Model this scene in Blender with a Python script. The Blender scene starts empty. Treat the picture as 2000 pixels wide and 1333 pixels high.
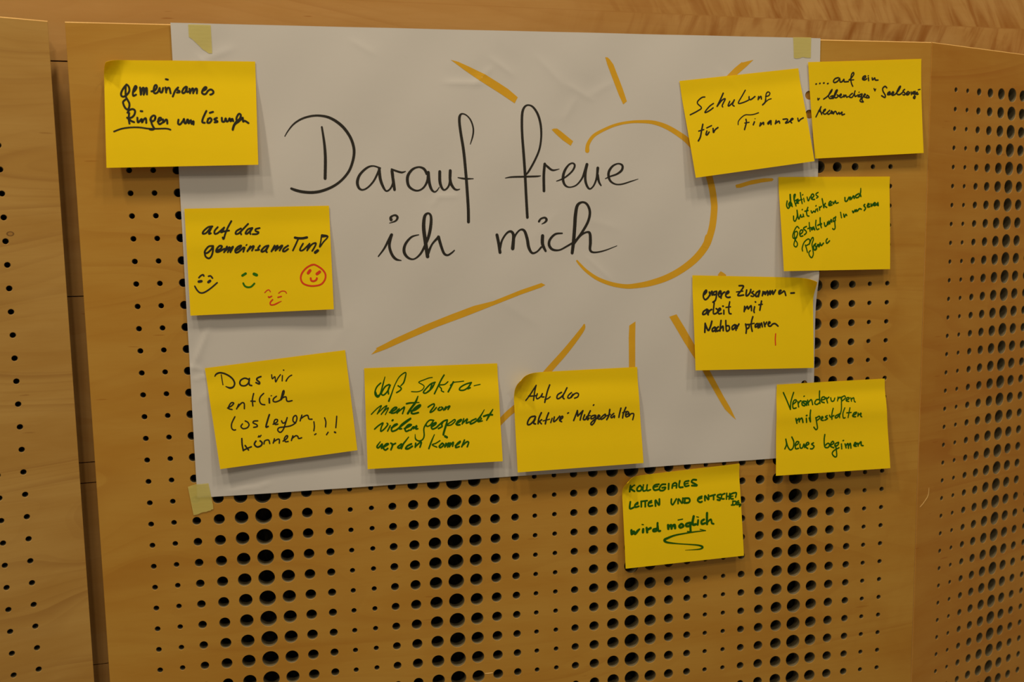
import bpy, bmesh, math, random
from mathutils import Vector, Matrix
from mathutils.geometry import delaunay_2d_cdt, tessellate_polygon

SC = bpy.context.scene
COL = SC.collection

# ================================================================ camera, light, exposure
# the wall panels stand in the plane y = 0, x runs to the right, z up; everything in metres
CAM = [[0.97959, 0.039826, -0.197019, 0.249575], [-0.200277, 0.110102, -0.973533, -1.453878], [-0.017079, 0.993122, 0.115831, 0.325778]]
LENS = 33.9768

cam_data = bpy.data.cameras.new('camera')
cam_data.sensor_width = 36.0
cam_data.lens = LENS
cam_data.clip_start = 0.05
cam_data.dof.use_dof = True
cam_data.dof.focus_distance = 1.49
cam_data.dof.aperture_fstop = 4.2
cam = bpy.data.objects.new('camera', cam_data)
COL.objects.link(cam)
cam.matrix_world = Matrix([CAM[0], CAM[1], CAM[2], [0, 0, 0, 1]])
SC.camera = cam

SC.view_settings.view_transform = 'Standard'
SC.view_settings.look = 'None'
SC.view_settings.gamma = 1.0
SC.view_settings.exposure = 0.0
SC.view_settings.use_curve_mapping = False

world = bpy.data.worlds.new('room_light')
SC.world = world
world.use_nodes = True
world.node_tree.nodes['Background'].inputs[0].default_value = (1.0, 0.825, 0.60, 1)
world.node_tree.nodes['Background'].inputs[1].default_value = 0.19

def ceiling_lamp(loc, watts, radius, col=(1.0, 0.82, 0.595), aim=(0.5, 0.0, 0.2)):
    l = bpy.data.lights.new('ceiling_lamp', 'AREA')
    l.shape = 'DISK'
    l.size = 2 * radius
    l.energy = watts
    l.color = col
    o = bpy.data.objects.new('ceiling_lamp', l)
    o.location = loc
    o.rotation_euler = (Vector(aim) - Vector(loc)).to_track_quat('-Z', 'Y').to_euler()
    COL.objects.link(o)

# a row of small downlights in front of the wall and one further back in the hall
ceiling_lamp((-1.60, -1.40, 4.40), 74, 0.16)
ceiling_lamp((-0.30, -1.70, 4.40), 40, 0.16)
ceiling_lamp((0.90, -1.40, 4.40), 34, 0.16)
ceiling_lamp((2.10, -1.70, 4.40), 52, 0.16)
ceiling_lamp((0.10, -3.00, 2.90), 20, 0.14)
ceiling_lamp((2.90, -2.40, 3.00), 14, 0.12)
ceiling_lamp((-2.60, -2.60, 3.00), 25, 0.12)

# ================================================================ node helpers
def new_mat(name):
    m = bpy.data.materials.new(name)
    m.use_nodes = True
    nt = m.node_tree
    return m, nt, nt.nodes['Principled BSDF']

def N(nt, kind, **kw):
    n = nt.nodes.new(kind)
    for k, v in kw.items():
        if k in n.inputs:
            n.inputs[k].default_value = v
        else:
            setattr(n, k, v)
    return n

def L(nt, a, b):
    nt.links.new(a, b)

def math_node(nt, op, a, b=None):
    n = nt.nodes.new('ShaderNodeMath')
    n.operation = op
    for i, v in ((0, a), (1, b)):
        if v is None:
            continue
        if isinstance(v, (int, float)):
            n.inputs[i].default_value = v
        else:
            L(nt, v, n.inputs[i])
    return n.outputs[0]

def mapping(nt, src, scale, loc=(0, 0, 0), rot=(0, 0, 0)):
    m = nt.nodes.new('ShaderNodeMapping')
    m.inputs['Scale'].default_value = scale
    m.inputs['Location'].default_value = loc
    m.inputs['Rotation'].default_value = rot
    L(nt, src, m.inputs['Vector'])
    return m.outputs[0]

def noise(nt, vec, scale, detail=3.0, rough=0.5, dist=0.0):
    n = nt.nodes.new('ShaderNodeTexNoise')
    n.inputs['Scale'].default_value = scale
    n.inputs['Detail'].default_value = detail
    n.inputs['Roughness'].default_value = rough
    n.inputs['Distortion'].default_value = dist
    L(nt, vec, n.inputs['Vector'])
    return n.outputs[0]

def remap(nt, v, a, b, c=0.0, d=1.0):
    n = nt.nodes.new('ShaderNodeMapRange')
    n.interpolation_type = 'SMOOTHSTEP'
    for i, x in ((1, a), (2, b), (3, c), (4, d)):
        n.inputs[i].default_value = x
    L(nt, v, n.inputs[0])
    return n.outputs[0]

def mix(nt, fac, a, b):
    n = nt.nodes.new('ShaderNodeMix')
    n.data_type = 'RGBA'
    if isinstance(fac, (int, float)):
        n.inputs[0].default_value = fac
    else:
        L(nt, fac, n.inputs[0])
    for i, v in ((6, a), (7, b)):
        if isinstance(v, tuple):
            n.inputs[i].default_value = (*v, 1)
        else:
            L(nt, v, n.inputs[i])
    return n.outputs[2]

def birch(name, light, dark, line, seed, rings=7.0, line_amount=0.55, mottle=0.0, mottle_from=None, figure=None, knots=(), rough=0.42):
    """rotary cut birch veneer, grain lying along x: growth rings as wandering contour lines, fine fibres,
    soft cloudy figure; coordinates are the panel's own"""
    m, nt, bs = new_mat(name)
    tc = nt.nodes.new('ShaderNodeTexCoord').outputs['Object']
    p = mapping(nt, tc, (1, 1, 1), (seed * 3.7, 0, seed * 1.3))
    big = noise(nt, mapping(nt, p, (0.9, 1, 4.2)), 1.0, 2.0, 0.45, 0.35)
    r = math_node(nt, 'FRACT', math_node(nt, 'MULTIPLY', big, rings))
    late = remap(nt, r, 0.80, 0.985)
    cut = remap(nt, r, 0.985, 1.0, 1.0, 0.0)
    ring = math_node(nt, 'MULTIPLY', late, cut)
    fade = remap(nt, noise(nt, mapping(nt, p, (1.5, 1, 5)), 1.7, 2.0), 0.35, 0.65, 0.25, 1.0)
    r2 = math_node(nt, 'FRACT', math_node(nt, 'MULTIPLY', big, rings * 3.3))
    fine = math_node(nt, 'MULTIPLY', remap(nt, r2, 0.62, 0.96), remap(nt, r2, 0.96, 1.0, 0.42, 0.0))
    ring = math_node(nt, 'MAXIMUM', ring, fine)
    ring = math_node(nt, 'MULTIPLY', ring, fade)
    wash = noise(nt, mapping(nt, p, (1.6, 1, 7)), 2.2, 4.0, 0.55, 0.3)
    fibre = noise(nt, mapping(nt, p, (14, 1, 260)), 1.0, 2.0, 0.6)
    col = mix(nt, remap(nt, wash, 0.3, 0.72), light, dark)
    col = mix(nt, math_node(nt, 'MULTIPLY', ring, line_amount), col, line)
    col = mix(nt, math_node(nt, 'MULTIPLY', remap(nt, fibre, 0.42, 0.8), 0.25), col, dark)
    if mottle:
        mo = noise(nt, mapping(nt, p, (9, 1, 7), rot=(0, 0.5, 0)), 1.3, 3.0, 0.55, 0.6)
        amt = math_node(nt, 'MULTIPLY', remap(nt, mo, 0.42, 0.78), mottle)
        if mottle_from is not None:
            mx = nt.nodes.new('ShaderNodeSeparateXYZ')
            L(nt, tc, mx.inputs[0])
            amt = math_node(nt, 'MULTIPLY', amt, remap(nt, mx.outputs[0], mottle_from, mottle_from + 0.4))
        col = mix(nt, amt, col, line)
    if figure:
        x0, x1, seam, strength = figure
        sx = nt.nodes.new('ShaderNodeSeparateXYZ')
        L(nt, tc, sx.inputs[0])
        X, Z = sx.outputs[0], sx.outputs[2]
        above = remap(nt, Z, seam - 0.0008, seam + 0.0008)
        lean = math_node(nt, 'MULTIPLY', math_node(nt, 'SUBTRACT', Z, seam), math_node(nt, 'ADD', math_node(nt, 'MULTIPLY', above, -0.85), 0.38))
        cb = nt.nodes.new('ShaderNodeCombineXYZ')
        L(nt, math_node(nt, 'ADD', math_node(nt, 'ADD', X, math_node(nt, 'MULTIPLY', lean, -1.0)), math_node(nt, 'MULTIPLY', above, 4.17)), cb.inputs[0])
        L(nt, Z, cb.inputs[2])
        f = noise(nt, mapping(nt, cb.outputs[0], (27, 1, 7.0)), 1.0, 3.5, 0.62, 0.8)
        f = math_node(nt, 'MULTIPLY', remap(nt, f, 0.40, 0.74), remap(nt, X, x0, x1, 0.0, strength))
        col = mix(nt, f, col, line)
        # the veneer leaves meet in a straight joint
        j = math_node(nt, 'ABSOLUTE', math_node(nt, 'SUBTRACT', Z, seam))
        col = mix(nt, remap(nt, j, 0.0, 0.0012, 0.18, 0.0), col, line)
    fl = noise(nt, mapping(nt, p, (24, 1, 190)), 1.0, 0.0)
    col = mix(nt, remap(nt, fl, 0.80, 0.86, 0.0, 0.5), col, line)
    for kx, kz, kr in knots:
        d = N(nt, 'ShaderNodeVectorMath', operation='DISTANCE')
        s = mapping(nt, tc, (0.7, 0, 1))
        L(nt, s, d.inputs[0])
        d.inputs[1].default_value = (kx * 0.7, 0, kz)
        dd = d.outputs['Value']
        col = mix(nt, remap(nt, dd, kr * 0.5, kr, 0.45, 0.0), col, line)
        col = mix(nt, math_node(nt, 'MULTIPLY', remap(nt, dd, kr * 0.45, kr * 0.65), remap(nt, dd, kr * 0.7, kr * 0.95, 0.8, 0.0)), col, (0.10, 0.045, 0.015))
    L(nt, col, bs.inputs['Base Color'])
    bs.inputs['Roughness'].default_value = rough
    bs.inputs['Specular IOR Level'].default_value = 0.25
    bp = nt.nodes.new('ShaderNodeBump')
    bp.inputs['Strength'].default_value = 0.06
    bp.inputs['Distance'].default_value = 0.0008
    L(nt, fibre, bp.inputs['Height'])
    L(nt, bp.outputs[0], bs.inputs['Normal'])
    return m

def plain(name, col, rough=0.6, spec=0.3):
    m, nt, bs = new_mat(name)
    bs.inputs['Base Color'].default_value = (*col, 1)
    bs.inputs['Roughness'].default_value = rough
    bs.inputs['Specular IOR Level'].default_value = spec
    return m

MAT_MAIN = birch('birch_main', (0.45, 0.250, 0.042), (0.405, 0.202, 0.026), (0.31, 0.125, 0.012), 1.0, 8.0, 0.32, mottle=0.30, mottle_from=0.75)
MAT_LEFT = birch('birch_left', (0.46, 0.278, 0.074), (0.385, 0.210, 0.044), (0.27, 0.125, 0.025), 5.0, 10.0, 0.5, knots=((-0.072, 0.330, 0.0040),))
MAT_RIGHT = birch('birch_right', (0.46, 0.228, 0.033), (0.405, 0.175, 0.017), (0.33, 0.105, 0.007), 7.0, 6.0, 0.40, mottle=0.15)
MAT_BACK = birch('birch_back', (0.46, 0.262, 0.082), (0.405, 0.212, 0.052), (0.26, 0.086, 0.006), 11.0, 7.0, 0.20, figure=(0.62, 1.15, 0.671, 0.85), rough=0.5)

def edge_wood():
    m, nt, bs = new_mat('plywood_edge')
    tc = nt.nodes.new('ShaderNodeTexCoord').outputs['Object']
    n = noise(nt, mapping(nt, tc, (5, 420, 5)), 1.0, 1.0)
    L(nt, mix(nt, remap(nt, n, 0.4, 0.6), (0.70, 0.45, 0.15), (0.52, 0.30, 0.09)), bs.inputs['Base Color'])
    bs.inputs['Roughness'].default_value = 0.6
    return m

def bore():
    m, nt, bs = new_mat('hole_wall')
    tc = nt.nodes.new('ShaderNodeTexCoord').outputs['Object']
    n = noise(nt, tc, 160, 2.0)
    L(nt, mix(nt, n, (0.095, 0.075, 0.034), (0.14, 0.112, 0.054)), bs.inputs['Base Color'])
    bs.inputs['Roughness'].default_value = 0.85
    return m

def fleece():
    m, nt, bs = new_mat('black_fleece')
    tc = nt.nodes.new('ShaderNodeTexCoord').outputs['Object']
    n = noise(nt, mapping(nt, tc, (60, 1, 25)), 1.0, 3.0, 0.6, 0.8)
    L(nt, mix(nt, remap(nt, n, 0.45, 0.7), (0.010, 0.009, 0.006), (0.075, 0.062, 0.034)), bs.inputs['Base Color'])
    bs.inputs['Roughness'].default_value = 0.9
    return m

MAT_EDGE, MAT_BORE, MAT_FLEECE = edge_wood(), bore(), fleece()

# ================================================================ wall panels
S = 0.032                       # hole pitch
TH = 0.018                      # board thickness
ROW_TOP, ROW_LOW = 17, -24      # rows of holes, counted in pitches above z = 0
TOP = 0.6166
DIA = [24.4, 19.6, 15.8, 12.1, 7.7]

def hole_radius(c):
    """the columns swell and shrink with a period of nine; the outermost ones at either side stay small"""
    if c in (0, 37):
        return 0.00395
    k = (c - 5) % 9
    return DIA[min(k, 9 - k)] * 0.0005

def square_ring(cx, cz, h, n):
    """n points round a square of half side h, in step with a circle's n points"""
    pts = []
    for i in range(n):
        a = 2 * math.pi * i / n + math.pi / 4
        c, s = math.cos(a), math.sin(a)
        k = h / max(abs(c), abs(s))
        pts.append((cx + c * k, cz + s * k))
    return pts

def perforated(name, x_of, cols, x0, x1, mat, SEG=24):
    """one board: a front face with real holes, bored through to a black fleece behind, and its four edges"""
    V, F, MI, SM = [], [], [], []
    key = {}
    def vid(x, y, z):
        k = (round(x * 1e6), round(y * 1e6), round(z * 1e6))
        if k not in key:
            key[k] = len(V)
            V.append((x, y, z))
        return key[k]
    zl = ROW_LOW * S - S / 2
    zt = ROW_TOP * S + S / 2
    for c in cols:
        cx, r = x_of(c), hole_radius(c)
        for row in range(ROW_LOW, ROW_TOP + 1):
            cz = row * S
            sq = [vid(x, 0, z) for x, z in square_ring(cx, cz, S / 2, SEG)]
            ang = [2 * math.pi * i / SEG + math.pi / 4 for i in range(SEG)]
            # a small eased edge, then the bore
            a = [vid(cx + (r + .0004) * math.cos(t), 0, cz + (r + .0004) * math.sin(t)) for t in ang]
            b = [vid(cx + r * math.cos(t), .0004, cz + r * math.sin(t)) for t in ang]
            d = [vid(cx + r * math.cos(t), TH, cz + r * math.sin(t)) for t in ang]
            for i in range(SEG):
                j = (i + 1) % SEG
                F.append((sq[i], sq[j], a[j], a[i])); MI.append(0); SM.append(False)
                F.append((a[i], a[j], b[j], b[i])); MI.append(0); SM.append(True)
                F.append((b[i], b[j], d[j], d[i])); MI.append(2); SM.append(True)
    gx0, gx1 = x_of(min(cols, key=x_of)) - S / 2, x_of(max(cols, key=x_of)) + S / 2
    def quad(p, mi):
        F.append(tuple(vid(*q) for q in p)); MI.append(mi); SM.append(False)
    e = 0.0012                   # eased front edges
    def front(ax, az, bx, bz):
        if bx - ax > 1e-5 and bz - az > 1e-5:
            quad([(ax, 0, az), (bx, 0, az), (bx, 0, bz), (ax, 0, bz)], 0)
    s = 0.0004                   # the sides are sharper than the top
    front(x0 + s, zl, gx0, zt)
    front(gx1, zl, x1 - s, zt)
    front(x0 + s, zt, x1 - s, TOP - e)
    quad([(x0 + s, 0, TOP - e), (x1 - s, 0, TOP - e), (x1, e, TOP), (x0, e, TOP)], 1)
    quad([(x0, e, TOP), (x1, e, TOP), (x1, TH, TOP), (x0, TH, TOP)], 1)
    for xa, xb in ((x0, x0 + s), (x1, x1 - s)):
        F.append((vid(xa, s, zl), vid(xb, 0, zl), vid(xb, 0, TOP - e), vid(xa, e, TOP))); MI.append(0); SM.append(False)
        F.append((vid(xa, s, zl), vid(xa, TH, zl), vid(xa, TH, TOP), vid(xa, e, TOP))); MI.append(1); SM.append(False)
    quad([(x0, .034, zl), (x1, .034, zl), (x1, .034, TOP - .02), (x0, .034, TOP - .02)], 3)
    me = bpy.data.meshes.new(name)
    me.from_pydata(V, [], F)
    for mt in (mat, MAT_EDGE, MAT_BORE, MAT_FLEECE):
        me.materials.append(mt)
    me.polygons.foreach_set('material_index', MI)
    me.polygons.foreach_set('use_smooth', SM)
    me.update()
    o = bpy.data.objects.new(name, me)
    COL.objects.link(o)
    o['kind'] = 'structure'
    return o

wm = perforated('wall_middle', lambda c: c * S, range(0, 38), -0.0712, 1.2516, MAT_MAIN)
wm['label'] = 'middle perforated birch panel that carries the white poster'
# the left board stands at an angle, coming forward to the left; its right edge stops short of the middle one
wl = perforated('wall_left', lambda c: -0.07833 - (37 - c) * S, range(26, 38), -0.55, -0.0068, MAT_LEFT)
wl.location = (-0.08568, 0, 0)
wl.rotation_euler = (0, 0, 0.36697)
wl['label'] = 'pale perforated birch panel left of the dark gap'
# the right board turns back from the middle one
wr = perforated('wall_right', lambda c: 0.06406 + c * S, range(0, 11), -0.0030, 0.370, MAT_RIGHT)
wr.location = (1.2555, 0.0004, 0)
wr.rotation_euler = (0, 0, 0.34247)
wr['label'] = 'perforated birch panel turning away right of the seam'

def box(bm, x0, x1, y0, y1, z0, z1, bev=0.0):
    g = bmesh.ops.create_cube(bm, size=1.0)
    for v in g['verts']:
        v.co = Vector((x0 + (v.co.x + .5) * (x1 - x0), y0 + (v.co.y + .5) * (y1 - y0), z0 + (v.co.z + .5) * (z1 - z0)))

def link_bm(name, bm, mat, parent=None, kind=None):
    me = bpy.data.meshes.new(name)
    bm.to_mesh(me)
    bm.free()
    me.materials.append(mat)
    o = bpy.data.objects.new(name, me)
    COL.objects.link(o)
    if parent:
        o.parent = parent
    if kind:
        o['kind'] = kind
    return o

# the wall behind: boards one above the other with open joints, seen over the panels and in the gap
bm = bmesh.new()
for za, zb in ((0.5715, 1.6), (0.2395, 0.5695), (-0.006, 0.238), (-0.037, -0.0075), (-0.318, -0.0385), (-1.0, -0.3195)):
    box(bm, -1.2, 2.9, 0.0, 0.018, za, zb)
box(bm, -1.2, 2.9, 0.02, 0.03, -1.0, 1.6)
wb = link_bm('wall_back', bm, MAT_BACK, kind='structure')
wb.location = (-0.1, 0.040, 0)
wb.rotation_euler = (0, 0, 0.060)
wb['label'] = 'smooth birch veneer wall above and behind the panels'

# small damage in the veneer, seen as pale slivers
def sliver(name, pts, w, parent, label):
    bm = bmesh.new()
    n = len(pts)
    rows = []
    for i, (x, z) in enumerate(pts):
        h = w * (0.25 + 0.75 * math.sin(math.pi * (i + 0.5) / n))
        (xa, za), (xb, zb) = pts[max(0, i - 1)], pts[min(n - 1, i + 1)]
        l = math.hypot(xb - xa, zb - za)
        px, pz = -(zb - za) / l * h, (xb - xa) / l * h
        rows.append([bm.verts.new((x - px, -0.0001, z - pz)), bm.verts.new((x, -0.0005, z)), bm.verts.new((x + px, -0.0001, z + pz))])
    for a, b in zip(rows, rows[1:]):
        for k in (0, 1):
            bm.faces.new((a[k], a[k + 1], b[k + 1], b[k]))
    bmesh.ops.recalc_face_normals(bm, faces=bm.faces)
    o = link_bm(name, bm, MAT_EDGE, parent)
    o['label'] = label
    o['kind'] = 'structure'
sliver('scratch', [(0.0271, -0.1346), (0.0272, -0.1405), (0.0262, -0.1470), (0.0232, -0.1520), (0.0184, -0.1562), (0.0120, -0.1612), (0.0043, -0.1660)], 0.0012, wr, 'thin pale scratch in the veneer')
sliver('splinter', [(0.4902, -0.3806), (0.4938, -0.3810), (0.4969, -0.3810), (0.5000, -0.3809), (0.5031, -0.3807)], 0.0011, wm, 'pale splinter between two holes')

# ================================================================ paper surfaces
# ---------------------------------------------------------------- surfaces of the paper things (metres)
def smooth(t):
    t = min(1.0, max(0.0, t))
    return t * t * (3 - 2 * t)

PX0, PX1, PZ0, PZ1 = 0.0668, 1.0528, -0.0607, 0.6180     # the sheet: 98.6 x 67.9 cm
CREASES = [  # x, z, angle, half length, width, height (mm)
    (0.478, 0.541, 0.0, 0.030, 0.0045, 0.55), (0.507, 0.552, 0.75, 0.020, 0.005, 0.45), (0.535, 0.566, -0.6, 0.022, 0.006, 0.4),
    (0.655, 0.530, -0.5, 0.024, 0.006, 0.4), (0.640, 0.505, 1.0, 0.020, 0.006, 0.4), (0.690, 0.535, 0.5, 0.022, 0.006, 0.35),
    (0.448, 0.375, 0.05, 0.016, 0.004, 0.45), (0.432, 0.370, 0.9, 0.012, 0.004, 0.35), (0.610, 0.560, -0.8, 0.03, 0.008, 0.4),
    (0.078, 0.150, 1.15, 0.034, 0.004, 0.9), (0.090, 0.175, 1.25, 0.040, 0.006, 0.6), (0.083, 0.118, 0.25, 0.014, 0.003, 0.6),
    (0.075, 0.132, -0.3, 0.010, 0.003, 0.5), (0.100, 0.100, 0.6, 0.03, 0.006, 0.4), (0.685, 0.260, -0.75, 0.030, 0.005, 0.3),
    (0.125, 0.575, 0.4, 0.028, 0.006, 0.6), (0.112, 0.560, -0.9, 0.02, 0.005, 0.4), (0.330, 0.590, -0.5, 0.02, 0.006, 0.3),
    (0.905, 0.545, -0.7, 0.03, 0.006, 0.3), (0.600, 0.330, 0.8, 0.025, 0.008, 0.25), (0.690, 0.330, -0.3, 0.03, 0.01, 0.3),
    (0.130, -0.052, 0.1, 0.018, 0.003, 0.5), (0.160, -0.049, 0.3, 0.014, 0.003, 0.4), (0.935, 0.150, -1.0, 0.03, 0.007, 0.3),
    (0.93, 0.09, 0.9, 0.03, 0.008, 0.3), (0.40, 0.10, 0.5, 0.04, 0.012, 0.3), (0.55, 0.20, -0.6, 0.04, 0.012, 0.3),
    (0.28, 0.17, 0.9, 0.035, 0.012, 0.3), (0.33, 0.05, -0.4, 0.04, 0.01, 0.25), (0.70, 0.05, 0.7, 0.035, 0.01, 0.3),
]

def poster_lift(x, z):
    """the free right-hand edge of the sheet stands off the panel in one place; the lower edge a little"""
    e = 0.0
    if x > 0.90:
        e = 0.0105 * math.exp(-((x - PX1) / 0.035) ** 2) * math.exp(-((z - 0.247) / 0.040) ** 2)
    if z < 0.02:
        e += 0.0012 * smooth((0.02 - z) / 0.08) * smooth((x - 0.11) / 0.1) * (1 - smooth((x - PX1) / 0.05)) * (1 - smooth((PZ0 - z) / 0.04))
    return e

def poster_h(x, z):
    w = 0.0019 + 0.0006 * math.sin(19 * x + 7 * z + 1.0) * math.sin(23 * z - 5 * x) + 0.00035 * math.sin(41 * x - 33 * z)
    for cx, cz, a, L, wd, h in CREASES:
        dx, dz = x - cx, z - cz
        if abs(dx) > 0.1 or abs(dz) > 0.1:
            continue
        p = dx * math.cos(a) + dz * math.sin(a)
        q = -dx * math.sin(a) + dz * math.cos(a)
        f = math.exp(-(p / L) ** 4)
        w += h * 0.00095 * f * (math.exp(-abs(q / (0.8 * wd)) ** 1.5) - 0.5 * math.exp(-((q - 2.6 * wd) / (2.2 * wd)) ** 2))
    return max(w, 0.0009) + poster_lift(x, z)

def prof(knots, v):
    for (a, fa), (b, fb) in zip(knots, knots[1:]):
        if v <= b:
            t = (v - a) / (b - a)
            i = knots.index((a, fa))
            sl = lambda k: 0.0 if k <= 0 else ((knots[k + 1][1] - knots[k - 1][1]) / (knots[k + 1][0] - knots[k - 1][0]) if k < len(knots) - 1 else (knots[k][1] - knots[k - 1][1]) / (knots[k][0] - knots[k - 1][0]))
            m0, m1 = sl(i) * (b - a), sl(i + 1) * (b - a)
            t2, t3 = t * t, t * t * t
            return fa * (2 * t3 - 3 * t2 + 1) + m0 * (t3 - 2 * t2 + t) + fb * (3 * t2 - 2 * t3) + m1 * (t3 - t2)
    return knots[-1][1]

def note_point(n, u, v):
    """a note's surface: corners (x, z) in metres, heights off the wall in mm, a curve down its length"""
    (ax, az), (bx, bz), (cx, cz), (dx, dz) = n['corners']
    x = (1 - v) * ((1 - u) * ax + u * bx) + v * ((1 - u) * dx + u * cx)
    z = (1 - v) * ((1 - u) * az + u * bz) + v * ((1 - u) * dz + u * cz)
    tl, tr, br, bl = n['height']
    p = prof(n['curve'], v)
    t = (1 - u) * tl + u * tr
    b = (1 - u) * bl + u * br
    h = 0.001 * (t + p * (b - t))
    if PX0 - 0.03 < x < PX1 + 0.03 and PZ0 - 0.03 < z < PZ1:
        # clear of the sheet it sticks to, easing down past the sheet's edge
        f = (1 - smooth((PX0 - x) / 0.03)) * (1 - smooth((x - PX1) / 0.03)) * (1 - smooth((PZ0 - z) / 0.03))
        s = (poster_h(x, z) + 0.0008) * f
        d = (h - s) / 0.0012
        h = h if d > 4 else s + 0.0012 * math.log1p(math.exp(d))
    return x, z, h

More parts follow.
